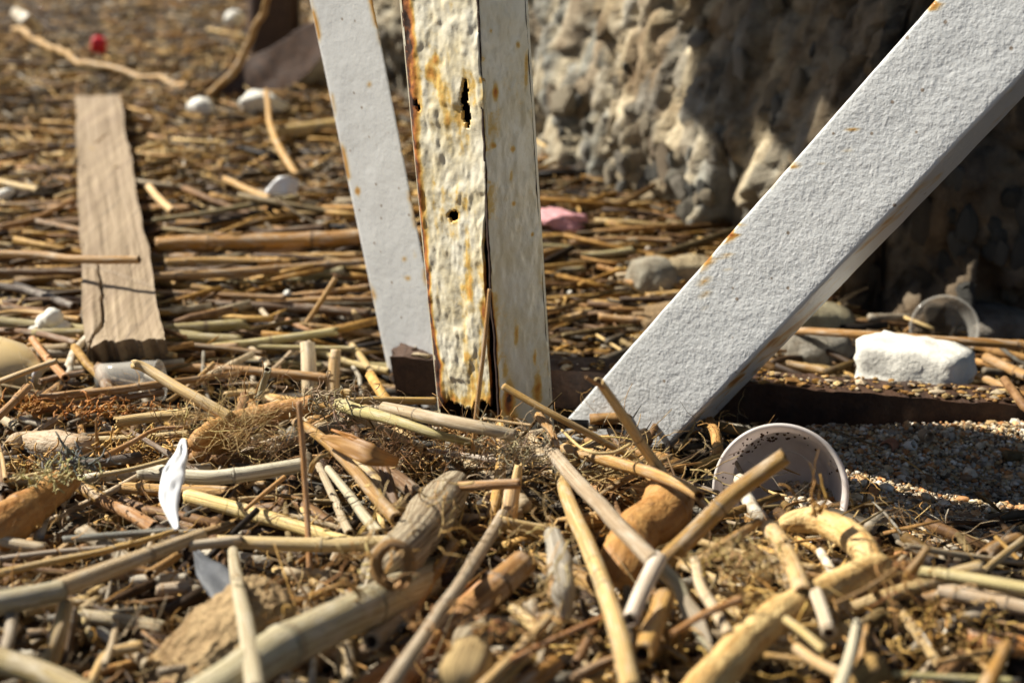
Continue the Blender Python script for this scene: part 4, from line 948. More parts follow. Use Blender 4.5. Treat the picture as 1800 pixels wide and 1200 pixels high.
# hair, shavings, fluff
tuft('hair_roots', 'fine tan root hair over the tan rootstock joint', 'root hair', 420, 755, .034, 420, .030, .00016, 'pale', 1, spread=(.014, .010, .008), curl=.7, up_=.7)
tuft('hair_roots', 'darker curly root hair below the silvery reed joint', 'root hair', 480, 785, .018, 380, .022, .00018, 'brown', 2, spread=(.020, .010, .006), curl=1.2)
tuft('twiggy_tuft', 'wiry dark twiggy tuft standing above the root hair', 'twigs', 410, 668, .050, 46, .022, .00026, 'brown', 3, spread=(.008, .006, .004), curl=.7, up_=1.6)
tuft('twiggy_tuft', 'pale branching twig rising from the tuft', 'twigs', 440, 700, .034, 9, .035, .0004, 'tan', 4, spread=(.004, .003, .002), curl=.35, up_=2.5)
tuft('root_clump', 'pale bristly root clump left of the olive striped reed', 'root clump', 575, 712, .036, 260, .016, .00045, 'grey', 5, spread=(.016, .009, .005), curl=1.0, up_=1.0)
tuft('root_clump', 'brown fibrous root clump under the orange dry leaf', 'root clump', 700, 800, .020, 520, .024, .00026, 'brown', 6, spread=(.022, .012, .007), curl=1.1)
tuft('root_clump', 'grey curly fibre clump where the post enters the heap', 'root clump', 905, 790, .036, 420, .018, .0003, 'grey', 7, spread=(.013, .009, .006), curl=1.2, up_=.8)
tuft('root_clump', 'dark fibre clump in front of the slender pale stalk', 'root clump', 840, 790, .020, 300, .022, .0003, 'tan', 8, spread=(.020, .012, .005), curl=1.0)
tuft('fibre_tuft', 'loose straw fibres under the straw reed below the brace', 'fibres', 1075, 835, .022, 130, .045, .00045, 'pale', 9, spread=(.024, .010, .004), curl=.5, dirv=(.9, -.2, .05))
tuft('fibre_tuft', 'pale raffia-like fibres on the husk-wrapped rootstock', 'fibres', 978, 975, .052, 120, .026, .0006, 'pale', 10, spread=(.007, .006, .010), curl=.7, flat=.4, dirv=(.0, -.3, -.7))
tuft('fibre_tuft', 'curly cream fibres left of the husk-wrapped rootstock', 'fibres', 942, 925, .040, 60, .022, .0006, 'pale', 11, spread=(.009, .006, .005), curl=1.2, flat=.5)
tuft('shavings', 'curled orange shavings on the fibrous rootstock', 'shavings', 560, 1035, .046, 150, .020, .0011, 'tan', 12, spread=(.016, .010, .005), curl=1.5, flat=.25, m=8)
tuft('shavings', 'pale curled shavings at the left end of the fibrous rootstock', 'shavings', 618, 1000, .046, 70, .022, .0010, 'pale', 13, spread=(.012, .008, .005), curl=1.3, flat=.25)
tuft('fibre_tuft', 'torn husk fibres on the upper end of the fibrous rootstock', 'fibres', 770, 870, .052, 160, .020, .0006, 'pale', 14, spread=(.011, .007, .006), curl=.5, flat=.4, dirv=(-.5, -.3, -.6))
tuft('fibre_tuft', 'stringy fibres around the ring scar of the fibrous rootstock', 'fibres', 705, 955, .052, 90, .022, .0005, 'straw', 15, spread=(.012, .007, .006), curl=1.1)
tuft('fluff', 'white fluffy root crown right of the bent grey-tan reed', 'fluff', 1305, 990, .044, 900, .014, .0005, 'pale', 16, spread=(.012, .006, .004), curl=1.2, up_=.4)
tuft('root_clump', 'tangled tan rootlets below the white fluffy crown', 'root clump', 1320, 1060, .036, 240, .024, .0007, 'straw', 17, spread=(.016, .010, .006), curl=1.0)
tuft('fibre_tuft', 'torn straw splinters standing on the ringed cream rootstock', 'fibres', 1432, 905, .048, 60, .022, .0009, 'straw', 18, spread=(.006, .004, .003), curl=.45, flat=.4, dirv=(.15, 0, 1.1))
tuft('fibre_tuft', 'orange rootlets hanging over the end of the long orange rootstock', 'fibres', 1555, 1010, .054, 60, .038, .0006, 'tan', 19, spread=(.007, .006, .004), curl=.5, dirv=(.25, -.5, -.35))
tuft('fibre_tuft', 'short rusty bristles behind the pale yellow reed', 'fibres', 1585, 985, .044, 120, .010, .0005, 'tan', 20, spread=(.005, .004, .002), curl=.8, up_=1.2)
tuft('root_clump', 'wiry loops of root over the pinkish grey mottled reed', 'root clump', 1640, 1045, .036, 60, .030, .0004, 'pale', 21, spread=(.010, .006, .004), curl=1.3)
tuft('root_clump', 'bristly root clump lying in the right-hand hollow', 'root clump', 1650, 1095, .024, 300, .012, .0006, 'straw', 22, spread=(.012, .006, .003), curl=1.1)
tuft('fibre_tuft', 'rough tan fuzz on the lump above the blurred bulb', 'fibres', 860, 1105, .052, 420, .010, .0006, 'tan', 23, spread=(.017, .008, .005), curl=1.2)
tuft('root_clump', 'rusty crumbs of root beside the split cream reed', 'root clump', 200, 722, .018, 260, .010, .0007, 'orange', 24, spread=(.022, .006, .003), curl=1.2)
tuft('root_clump', 'rusty crumbs of bark at the left by the slanting brown reed', 'root clump', 62, 712, .020, 160, .012, .0008, 'orange', 25, spread=(.016, .006, .003), curl=1.0)
tuft('root_clump', 'straw crumbs under the smooth pale bulb', 'root clump', 60, 815, .018, 240, .014, .0006, 'straw', 26, spread=(.020, .006, .003), curl=1.0)
tuft('moss', 'green moss and grass on the orange ringed rootstock', 'moss', 95, 838, .036, 150, .010, .0005, 'green', 27, spread=(.010, .005, .003), curl=1.0)
tuft('moss', 'dark green blades by the dark flat reed', 'moss', 128, 815, .032, 120, .014, .0006, 'blue', 28, spread=(.008, .004, .003), curl=.8)
tuft('fibre_tuft', 'bristles at the top of the white strip', 'fibres', 335, 745, .044, 60, .012, .0003, 'pale', 29, spread=(.004, .003, .002), curl=.4, up_=2)
tuft('root_clump', 'straw-coloured crumbs filling the gap by the white strip', 'root clump', 245, 790, .016, 260, .014, .0006, 'straw', 30, spread=(.022, .007, .003), curl=1.0)
tuft('root_clump', 'straw fibres low beside the steep straw reed', 'root clump', 925, 960, .020, 240, .018, .0006, 'straw', 31, spread=(.022, .012, .004), curl=.9)
tuft('root_clump', 'splintered fibres around the short thick golden reed', 'root clump', 1010, 1130, .020, 240, .02, .0008, 'straw', 32, spread=(.03, .014, .004), curl=.8)
tuft('root_clump', 'splinters in the shaded gap of the lower right foreground', 'root clump', 1400, 1150, .030, 240, .022, .0009, 'straw', 33, spread=(.03, .014, .004), curl=.7)
tuft('root_clump', 'splintery litter clump beside the olive bottom reed', 'root clump', 1720, 1120, .022, 260, .018, .0007, 'straw', 34, spread=(.02, .008, .003), curl=.9)

def blade(name, label, cat, pts, ws, c, hs, mt='leaf', fold=.06, roll=0.0, seed=0, mats=None):
    """a thin curved blade with its own slight thickness; pts in pixels, ws widths in pixels"""
    Pt, t = zip(*[hit(x, y, hh) for (x, y), hh in zip(pts, hs)]); Pt = np.array(Pt); w0 = np.array([a * b / F for a, b in zip(ws, t)])
    P = resample(Pt, .0015); m = len(P); w_ = np.interp(np.linspace(0, 1, m), np.linspace(0, 1, len(w0)), w0)
    T = np.gradient(P, axis=0); T /= np.linalg.norm(T, axis=1, keepdims=True)
    view = P - C0; view /= np.linalg.norm(view, axis=1, keepdims=True)
    S = np.cross(T, view); S /= np.linalg.norm(S, axis=1, keepdims=True); N = np.cross(S, T)
    S, N = S * math.cos(roll) + N * math.sin(roll), N * math.cos(roll) - S * math.sin(roll)
    nu = 9; u = np.linspace(-1, 1, nu)
    V = P[:, None] + S[:, None] * (u[None, :, None] * w_[:, None, None] / 2) + N[:, None] * ((u[None, :, None] ** 2) * fold * w_[:, None, None] + fbm(np.stack([np.tile(u * 2, m), np.repeat(np.arange(m) * .12, nu), np.full(m * nu, seed)], 1), 2, seed).reshape(m, nu, 1) * .0012)
    b = ((np.arange(m - 1) * nu)[:, None] + np.arange(nu - 1)[None]).ravel(); F4 = np.stack([b, b + 1, b + nu + 1, b + nu], 1); V = V.reshape(-1, 3)
    cyl = np.stack([np.tile(u * .02, m), np.full(m * nu, seed * .1), np.repeat(np.arange(m) * .0015, nu)], 1)
    o = link(name, new_mesh(name, V, [F4], [M[mt]], {'tint': rgba(COL[c], len(V)), 'cyl': cyl}), label=label, cat=cat)
    s = o.modifiers.new('thickness', 'SOLIDIFY'); s.thickness = .0004; return o
blade('dry_leaf', 'broad orange dry leaf folded in the middle of the heap', 'leaf', [(565, 768), (610, 782), (655, 800), (700, 812)], [6, 34, 40, 16], 'tan', [.040, .046, .046, .036], roll=.05, seed=1)
blade('dry_leaf', 'narrow bright orange leaf edge above the broad folded leaf', 'leaf', [(583, 755), (625, 772), (668, 793)], [4, 13, 5], 'orange', [.048, .050, .046], roll=-.4, seed=2)
blade('dry_leaf', 'curled cream leaf strip arching right of the upright stalk', 'leaf', [(545, 830), (556, 808), (580, 797)], [8, 9, 5], 'pale', [.030, .042, .044], seed=3)
blade('dry_leaf', 'brown hanging leaf left of the brown root clump', 'leaf', [(672, 815), (683, 850), (695, 885)], [16, 22, 12], 'brown', [.034, .030, .024], seed=4)
blade('dry_leaf', 'small curled cream leaf behind the bristly root clump', 'leaf', [(603, 698), (606, 688), (618, 690)], [8, 12, 10], 'pale', [.044, .050, .050], seed=5)
blade('dry_leaf', 'dark pointed leaf under the striped grey reed', 'leaf', [(1200, 1040), (1225, 1085), (1250, 1130)], [10, 26, 6], 'grey2', [.040, .042, .042], seed=6)
blade('white_strip', 'bright white feather-like strip hanging over the silvery reed', 'strip', [(322, 772), (318, 800), (305, 835), (298, 880), (310, 930)], [10, 22, 40, 34, 8], 'white', [.050, .050, .048, .042, .034], 'paper', fold=.08, seed=7)
blade('grey_shard', 'slate grey triangular shard below the pinkish reed stub', 'shard', [(345, 970), (372, 1005), (410, 1045)], [10, 50, 70], 'blue', [.028, .030, .028], 'slate', fold=.02, roll=.4, seed=8)
blade('paper_scrap', 'white paper scrap on the straw behind the heap', 'paper', [(468, 340), (500, 326), (524, 330)], [10, 34, 26], 'white', [.020, .030, .026], 'paper', seed=9)
blade('dry_leaf', 'pale oval leaf standing left of the slanting post', 'leaf', [(620, 545), (630, 560), (645, 570)], [5, 14, 5], 'pale', [.03, .026, .022], seed=10)
blade('dry_leaf', 'white leaf in the far left corner', 'leaf', [(22, 18), (45, 35), (72, 55)], [14, 26, 16], 'white', [.06, .05, .02], seed=11)

# ---------------------------------------------------------------- washed-up rubbish
def lathe(name, prof, seg, mt, parent=None, **kw):
    """prof: (r,z) list closed by thickness already in it"""
    prof = np.array(prof, float); m = len(prof); a = np.arange(seg) * 2 * math.pi / seg
    V = np.stack([prof[:, 0][:, None] * np.cos(a), prof[:, 0][:, None] * np.sin(a), np.repeat(prof[:, 1][:, None], seg, 1)], -1).reshape(-1, 3)
    j = np.arange(seg); b = (np.arange(m - 1) * seg)[:, None]
    F4 = np.stack([b + j, b + (j + 1) % seg, b + seg + (j + 1) % seg, b + seg + j], -1).reshape(-1, 4)
    return link(name, new_mesh(name, V, [F4], [mt]), parent, **kw)
def orient(o, z, loc):
    o.rotation_mode = 'QUATERNION'; o.rotation_quaternion = Vector(z).to_track_quat('Z', 'X'); o.location = loc
tub = link('plastic_tub', None, label='round white plastic tub lying on its side with brown specks inside', cat='tub')
cc = at(1371, 862, .815); orient(tub, (-.24, -.90, .36), cc)
r = .0384
lathe('tub_wall', [(0, -.052), (r * .66, -.052), (r * .72, -.050), (r * .95, -.002), (r * 1.0, -.0015), (r * 1.0, .0012), (r * .96, .0016), (r * .93, .0), (r * .70, -.0485), (r * .64, -.0495), (0, -.0495)], 96, M['thin'], tub)
lathe('rolled_rim', [(r * (.985 + .022 * math.cos(x)), .022 * r * math.sin(x)) for x in np.linspace(0, 2 * math.pi, 13)], 96, M['thin'], tub)
lathe('base_ring', [(r * (.52 + .012 * math.cos(x)), -.0495 + .012 * r * math.sin(x)) for x in np.linspace(0, 2 * math.pi, 9)], 64, M['cup'], tub)
V = []; Fq = []
for k in range(70):
    a = rng.normal(.35, .45); zz = -rng.uniform(.004, .046); rr = np.interp(zz, [-.05, 0], [r * .70, r * .93]) - .0004
    if k > 55: a = rng.uniform(0, 6.28)
    c = np.array([rr * math.cos(a), rr * math.sin(a), zz]); s = rng.uniform(.0004, .0012)
    W, f = ICO1; V.append(W * s * np.array([1, 1, .7]) + c); Fq.append(f + 12 * k if len(W) == 12 else f + len(W) * k)
link('dirt_specks', new_mesh('dirt_specks', np.vstack(V), [np.vstack(Fq)], [M['pith']]), tub, kind='stuff')
# foam block
def foam_block():
    V, Fc = ICO4; W = V / np.abs(V).max(1, keepdims=True) * .82 + V * .16
    W = W * (1 + .06 * fbm(V * 1.6, 3, 9))[:, None]
    W = W * (1 + .07 * fbm(V * 1.9 + 7, 3, 19))[:, None]
    W += (fbm(V * 3.4, 4, 6) * .14)[:, None] * V; W += (fbm(V * 16, 3, 6) * .035)[:, None] * V
    W[:, 0] = np.where(W[:, 0] > .5, W[:, 0] * (1 - .10 * (W[:, 2] < 0)), W[:, 0])
    o = link('foam_block', new_mesh('foam_block', W * np.array([.041, .034, .0265]), [Fc], [M['foam']]), label='broken white polystyrene foam block behind the dark beam', cat='foam')
    o.location = at(1606, 660, 1.085); o.rotation_euler = (R(-8), R(1), R(-32))
foam_block()
def foam_bits(lst):
    for lab, px, py, h, s, sd in lst:
        chunk(lab, 'foam_lump', 'foam', px, py, h, s, (.2, .3, sd), 'foam', sd, None, ICO3, .45, 1.5, .1, .08)
foam_bits([('white foam lump left of the pair behind the plank', 357, 190, .016, (.021, .014, .013), 31), ('larger white foam lump with a stick standing before it', 462, 182, .02, (.032, .02, .018), 32),
           ('white foam scrap beside the black upright', 412, 34, .02, (.024, .016, .018), 33), ('small foam bead on the straw in front of the slanting post', 505, 516, .012, (.0035, .0035, .0035), 34),
           ('pale foam crumb at the far left edge', 2, 345, .012, (.013, .008, .006), 35)])
fb = link('foam_cluster', None, label='cluster of round white foam beads at the left edge', cat='foam'); fbp = hit(85, 575, .012)[0]; fb.location = fbp
for k, (dx, dy, rr) in enumerate([(-22, 8, 12), (-8, -4, 15), (8, -14, 16), (18, 6, 17), (0, 14, 14), (26, 16, 12), (-14, 20, 11)]):
    W, Fc = lump(ICO3, 60 + k, .25, 1.5); o = link('foam_bead', new_mesh('foam_bead', W * rr * 1.28 / F, [Fc], [M['foam']]), fb); o.location = Vector((dx * 1.28 / F, rng.normal(0, .003), -dy * 1.28 / F))
# bottle, clear shell, second cup
bt = link('plastic_bottle', None, label='glossy cream plastic bottle half buried at the left edge', cat='bottle'); orient(bt, (.9, -.35, -.12), hit(-10, 640, .012)[0])
lathe('bottle_body', [(0, -.06), (.018, -.06), (.021, -.056), (.0215, 0), (.021, .018), (.014, .034), (.009, .040), (.009, .048), (.0075, .048), (.0075, .040), (0, .03)], 48, simple('cream_plastic', (.70, .52, .26), .18, .15, 20, .05, .001, .6), bt)
lathe('neck_ring', [(.0095 + .0012 * math.cos(x), .042 + .0012 * math.sin(x)) for x in np.linspace(0, 6.2832, 9)], 40, M['cup'], bt)
cs = link('clear_shell', None, label='crushed clear plastic cup lying in front of the plank end', cat='plastic cup'); orient(cs, (.97, -.2, .08), hit(228, 668, .016)[0])
lathe('cup_wall', [(.013, -.030), (.016, -.028), (.0165, -.01), (.0185, .012), (.019, .030), (.0184, .030), (.0175, .010), (.0158, -.01), (.0152, -.027), (.012, -.029)], 56, M['clear'], cs)
lathe('cup_rim', [(.0188 + .0008 * math.cos(x), .030 + .0008 * math.sin(x)) for x in np.linspace(0, 6.2832, 9)], 56, M['clear'], cs)
cs.scale = (.8, .55, .8)
c2 = link('clear_cup', None, label='clear round plastic cup standing tilted behind the foam block', cat='plastic cup'); orient(c2, (-.25, -.85, .35), at(1660, 578, 1.20))
lathe('cup_wall', [(0, -.04), (.020, -.04), (.0275, 0), (.0268, 0), (.0195, -.0385), (0, -.0388)], 56, M['clear'], c2)
lathe('cup_rim', [(.0278 + .0010 * math.cos(x), .0010 * math.sin(x)) for x in np.linspace(0, 6.2832, 9)], 64, M['clear'], c2)
chunk('small bright red plastic cap in the far litter', 'red_cap', 'cap', 174, 80, .016, (.013, .010, .015), (0, .2, 0), 'red', 41, None, ICO3, .3, 1.3, .3, .02)
chunk('crumpled pink cloth scrap at the foot of the rock face', 'pink_cloth', 'cloth', 990, 390, .012, (.028, .014, .010), (0, .12, 0), 'pink', 42, None, ICO4, .7, 2.2, 0, .10)
# stones and barks in the back
for lab, px, py, h, s, rz, sd, tn in [
        ('pale angular stone left of the slanting post', 548, 118, .03, (.045, .03, .045), .3, 51, (.50, .45, .33)), ('mottled stone by the foot of the rock face right of the post', 1150, 492, .006, (.026, .02, .020), .5, 52, (.42, .39, .31)),
        ('yellowish stone behind the upper edge of the brace', 1205, 480, .004, (.030, .02, .016), .5, 53, (.52, .43, .27)), ('lumpy sandstone right behind the brace, the upper one', 1435, 572, .006, (.032, .022, .020), .2, 54, (.38, .34, .22)),
        ('lumpy grey stone right behind the brace, the lower one', 1440, 628, .002, (.034, .02, .022), .2, 55, (.35, .33, .28)), ('brown boulder behind the lower left edge of the brace', 1160, 575, .0, (.028, .018, .020), .2, 56, (.36, .25, .13)),
        ('grey stone under the shaded wall on the far right', 1770, 575, .0, (.05, .03, .02), .2, 57, (.22, .20, .17))]:
    chunk(lab, 'stone', 'stone', px, py, h, s, (.2, .1, rz), 'rock', sd, tn, ICO3, .45, 1.4, .2, .05)
blk = chunk('black upright post stump in the far background', 'black_stump', 'stump', 482, 35, .06, (.045, .04, .11), (0, .06, 0), 'beam', 61, None, ICO3, .15, 1.3, .5, .02)
def bark():
    a, b, c, d = [hit(x, y, hh)[0] for x, y, hh in ((352, 172, .006), (420, 140, .03), (500, 112, .06), (575, 60, .11))]
    P = resample([a, b, c, d], .004); m = len(P); w_ = np.interp(np.linspace(0, 1, m), [0, .12, .6, 1], [.006, .016, .032, .030])
    U, nu = np.linspace(-1, 1, 9), 9
    def f(u, v):
        p = np.stack([np.interp(v, np.linspace(0, 1, m), P[:, k]) for k in range(3)], 1); ww = np.interp(v, np.linspace(0, 1, m), w_)
        s = (u * 2 - 1); p[:, 2] += s * ww * (1 + .2 * fbm(np.stack([v * 5, u * 0, 0 * v], 1), 2, 2)); p[:, 1] += .004 * s + fbm(np.stack([v * 5, u * 2, 0 * v], 1), 2, 3) * .004; return p
    def g(u, v):
        p = f(u, v); p[:, 1] += .012; return p
    timber('curved_bark', f, g, 9, 80, M['beam'], 'curved dark slab of bark sweeping up towards the slanting post', 'bark')
bark()
sh = link('snail_shells', None, label='pair of small ringed worm tubes on the ground below the dark beam', cat='shell'); sh.location = at(1590, 775, .96)
for k, (dx, dz, rr, v) in enumerate([(-.010, -.004, .0052, (-.6, -.8, .1)), (.014, .004, .0042, (.2, -.95, .2)), (.004, -.004, .0035, (.5, -.6, .6))]):
    o = lathe('shell_ring', [(rr * (.85 + .18 * math.cos(x)), rr * 1.2 * math.sin(x)) for x in np.linspace(0, 6.2832, 11)], 28, [simple('reddish_tube', (.36, .16, .09), .6), M['plank'], M['rhizome']][k] if k < 2 else M['foam'], sh); orient(o, v, (dx, 0, dz))

# ---------------------------------------------------------------- loose litter
PAL = np.array([COL[k] for k in ('straw', 'tan', 'pale', 'grey', 'brown', 'gold', 'lilac', 'dark', 'grey2', 'white')])
def place_sticks(x, y, yaw, L, rad, lift, r_, tilt=.10, m=4, bend=.05):
    n = len(x); d = np.stack([np.cos(yaw), np.sin(yaw), r_.normal(0, tilt, n)], 1)
    C = np.stack([x, y, G(x, y) + lift], 1); k = np.linspace(-.5, .5, m)
    P = C[:, None] + d[:, None] * (k[None, :, None] * L[:, None, None])
    side = np.stack([-np.sin(yaw), np.cos(yaw), 0 * yaw], 1)
    P += side[:, None] * ((k ** 2)[None, :, None] * (r_.normal(0, bend, n) * L * 4)[:, None, None])
    P[..., 2] += (k ** 2)[None] * (r_.normal(0, bend, n) * L * 2)[:, None]
    g = G(P[..., 0], P[..., 1]) - .026; P[..., 2] = np.maximum(P[..., 2], g)
    return P
def sample_px(n, x0, x1, y0, y1, r_, power=1.0):
    px = r_.uniform(x0, x1, n); py = y0 + (y1 - y0) * r_.uniform(0, 1, n) ** power
    d = fw[None] + ((px - 900) / F)[:, None] * np.array([1, 0, 0]) + ((600 - py) / F)[:, None] * up
    t = CAMH / -d[:, 2]
    for _ in range(12):
        P = C0 + t[:, None] * d; t = t + (P[:, 2] - G(P[:, 0], P[:, 1])) / -d[:, 2] * .7
    P = C0 + t[:, None] * d; return P[:, 0], P[:, 1], px, py
def litter(name, n, region, Lr, rr, lift, seed, yaw=None, pal=None, label='', cat='litter', flat=1.0, seg=5, m=4, tilt=.12, bare=True, power=1.0, dark=.62):
    r_ = np.random.default_rng(seed); x, y, px, py = sample_px(n, *region, r_, power)
    if bare:
        keep = (~((x > .17) & (y > .745) & (y < .97)) | (r_.random(n) < .05)) & ~((x > .095) & (x < .19) & (y > .69) & (y < .80) & (r_.random(n) < .85)); x, y = x[keep], y[keep]; n = len(x)
    ya = r_.uniform(0, math.pi, n) if yaw is None else r_.normal(yaw[0], yaw[1], n)
    L = np.exp(r_.uniform(math.log(Lr[0]), math.log(Lr[1]), n)); ra = np.exp(r_.uniform(math.log(rr[0]), math.log(rr[1]), n))
    P = place_sticks(x, y, ya, L, ra, r_.uniform(*lift, n), r_, tilt, m)
    tp = np.array([1, 1.0, 1.0, .92])[:m] if m == 4 else np.ones(m)
    if flat < 1: tp = np.array([.5, 1, .9, .3])
    V, q, cp = tubes(P, ra[:, None] * tp[None], seg, flat, seed)
    pp = PAL if pal is None else np.array([COL[k] for k in pal])
    tint = np.ones((len(V), 4)); tint[:, :3] = np.repeat(pp[r_.integers(len(pp), size=n)] * np.where(r_.random((n, 1)) < dark, r_.uniform(.10, .38, (n, 1)), r_.uniform(.6, 1.15, (n, 1))), m * seg, 0)
    link(name, new_mesh(name, V, [q, cp], [M['litter']], {'tint': tint}), label=label, cat=cat, kind='stuff')
nearpal = ('straw', 'tan', 'pale', 'grey', 'brown', 'lilac', 'grey2', 'white', 'brown', 'dark')
farpal = ('straw', 'gold', 'tan', 'brown', 'pale', 'brown', 'grey', 'dark', 'straw', 'gold')
litter('reed_litter', 3300, (-250, 2050, 560, 1330), (.020, .11), (.0010, .0042), (-.024, .014), 201, dark=.5, pal=nearpal, label='small broken reed pieces packed under the heap', cat='reed litter', seg=7)
litter('straw_litter', 8000, (-250, 2050, 560, 1330), (.004, .024), (.0003, .0011), (-.028, .004), 202, pal=nearpal, label='fine straw slivers scattered through the near heap', flat=.35)
litter('chip_litter', 3500, (-250, 2050, 600, 1330), (.005, .016), (.0010, .0026), (-.026, .003), 203, pal=('straw', 'tan', 'pale', 'grey', 'white'), label='flat husk chips scattered through the near heap', flat=.2)
litter('far_reed_litter', 1700, (-250, 1500, -40, 620), (.03, .20), (.0015, .0040), (-.010, .012), 204, dark=.40, yaw=(.05, .35), pal=farpal, label='flattened reed pieces covering the ground behind the heap', cat='reed litter', seg=6, power=.8)
litter('far_straw_litter', 14000, (-250, 1500, -60, 640), (.012, .07), (.0008, .0024), (-.010, .010), 205, dark=.45, yaw=(.05, .8), pal=farpal, label='golden brown straw bits covering the ground behind the heap', flat=.5, power=.75)
litter('far_chip_litter', 1800, (-300, 950, -80, 560), (.008, .022), (.002, .005), (-.010, .004), 206, dark=.5, pal=('pale', 'tan', 'gold', 'white', 'grey', 'brown', 'straw'), label='pale chips scattered over the distant litter', flat=.45)
litter('right_litter', 900, (1150, 2050, 560, 720), (.010, .05), (.0008, .0026), (-.010, .006), 207, yaw=(-.1, .6), pal=('tan', 'straw', 'brown', 'pale'), label='straw bits around the foam block', flat=.7)
litter('splinter_litter', 750, (480, 1750, 780, 1250), (.02, .06), (.0006, .0016), (.000, .016), 208, pal=('pale', 'straw', 'white', 'tan'), label='splinters and torn fibres bristling from the near heap', flat=.35, tilt=.55)
litter('golden_chip_litter', 6500, (-350, 900, -90, 340), (.02, .080), (.0012, .0032), (-.006, .008), 210, dark=.25, pal=('straw', 'pale', 'tan', 'pale', 'straw', 'gold', 'white'), label='golden husk chips heaped in the far left background', flat=.5, tilt=.3)
litter('outer_litter', 6000, (-1900, -250, -60, 1300), (.012, .09), (.0010, .0040), (-.016, .008), 211, pal=farpal, label='straw and reed bits spreading over the ground beyond the left edge', flat=.7)
litter('bark_litter', 420, (-250, 760, 20, 600), (.03, .09), (.003, .008), (-.006, .008), 209, yaw=(.2, .7), pal=('pale', 'grey', 'tan', 'brown', 'straw', 'dark'), label='broken bark and wood flakes over the distant litter', flat=.25)
def fibres():
    r_ = np.random.default_rng(77); n = 4600; x, y, px, py = sample_px(n, -100, 1700, 690, 1250, r_)
    k = ~((x > .17) & (y > .745)) & ~((x > .09) & (x < .19) & (y > .68) & (y < .80)); x, y = x[k], y[k]; n = len(x); m = 8
    d = r_.normal(size=(n, 3)); d[:, 2] = np.abs(d[:, 2]) * .35; d /= np.linalg.norm(d, axis=1, keepdims=True); le = r_.uniform(.006, .035, n)
    P = np.zeros((n, m, 3)); P[:, 0] = np.stack([x, y, G(x, y) + r_.uniform(-.006, .022, n)], 1)
    for j in range(1, m):
        d = d + r_.normal(size=(n, 3)) * .35; d[:, 2] -= .05; d /= np.linalg.norm(d, axis=1, keepdims=True); P[:, j] = P[:, j - 1] + d * (le / (m - 1))[:, None]
    Rr = r_.uniform(.00012, .00042, (n, 1)) * np.linspace(1, .5, m)[None]; V, q, cp = tubes(P, Rr, 4, .6, 5)
    tint = np.ones((len(V), 4)); tint[:, :3] = np.repeat(PAL[r_.integers(6, size=n)] * r_.uniform(.7, 1.25, (n, 1)), m * 4, 0)
    link('loose_fibres', new_mesh('loose_fibres', V, [q, cp], [M['litter']], {'tint': tint}), label='fine curly root fibres and hairs strewn over the near heap', cat='fibres', kind='stuff')
fibres()
# individually placed reeds of the litter
LAND = [('white strip', 305, 860), ('upright stalk', 537, 860), ('long smooth grey reed', 230, 985), ('pale standing stub', 100, 1120), ('rough driftwood chunk', 340, 1110), ('bottom left corner', 40, 1180),
        ('grey shard', 375, 1010), ('golden ringed reed', 470, 915), ('cream ringed reed', 600, 958), ('silvery reed', 440, 828), ('orange dry leaf', 630, 790), ('fibrous rootstock', 740, 930), ('long slim grey reed', 780, 1080),
        ('rounded tan reed', 900, 1020), ('split cream reed', 900, 1150), ('steep straw reed', 1040, 1000), ('striped grey reed', 1080, 900), ('orange rootstock', 1120, 960), ('thick golden reed', 1260, 900), ('chalky split piece', 1130, 1040),
        ('hollow mouth reed', 1145, 1110), ('white fluffy crown', 1305, 990), ('orange knee rootstock', 1390, 1070), ('ringed cream rootstock', 1490, 940), ('bleached white reed', 1490, 1150), ('pale yellow reed', 1720, 1020),
        ('pinkish mottled reed', 1740, 1060), ('lower right corner', 1740, 1180), ('rusty post foot', 860, 760), ('foot of the slanting post', 720, 700), ('brace foot', 1100, 770), ('pinkish ringed reed', 790, 745), ('hairy root tangle', 440, 750),
        ('olive striped reed', 680, 735), ('thickest golden flat reed', 450, 425), ('plank end', 230, 620), ('middle of the plank', 170, 400), ('foam beads', 85, 560), ('cream bottle', 20, 640), ('standing stubs', 560, 650), ('white paper scrap', 495, 330),
        ('slim leaning reed', 560, 530), ('slanting post', 660, 480), ('smooth side of the post', 980, 500), ('pink cloth', 990, 400), ('mottled stone', 1150, 492), ('brown boulder', 1160, 575), ('upper edge of the brace', 1230, 450), ('pale bulb of rootstock', 90, 780), ('orange mossy rootstock', 60, 890)]
CN = dict(straw='straw-coloured', gold='golden', tan='tan', pale='cream', grey='greyish', brown='brown', lilac='pinkish grey', olive='olive')
def auto_label(px, py, c, L, ra, ya, far, nth=0):
    k = sorted(range(len(LAND)), key=lambda i: (LAND[i][1] - px) ** 2 + ((LAND[i][2] - py) * 1.5) ** 2)[nth]; dx, dy = px - LAND[k][1], py - LAND[k][2]
    rel = ('right of' if dx > 0 else 'left of') if abs(dx) > abs(dy) * 1.2 else ('below' if dy > 0 else 'above')
    if math.hypot(dx, dy) < 22: rel = 'beside'
    ln = ('long' if L > (.18 if far else .065) else 'short' if L < (.13 if far else .042) else 'middling'); th = 'thick' if ra > (.0038 if far else .0042) else 'thin' if ra < .0026 else ''
    a = abs(math.degrees(ya)) % 180; d = 'lying crosswise' if a < 25 or a > 155 else 'pointing away' if 65 < a < 115 else 'slanting to the right' if a <= 65 else 'slanting to the left'
    s_ = ' '.join(('%s %s %s reed %s, %s the %s' % (ln, th, CN[c], d, rel, LAND[k][0])).split())
    if s_ in USED_LABELS and nth < 2: return auto_label(px, py, c, L, ra, ya, far, nth + 1)
    USED_LABELS[s_] = 1; return s_
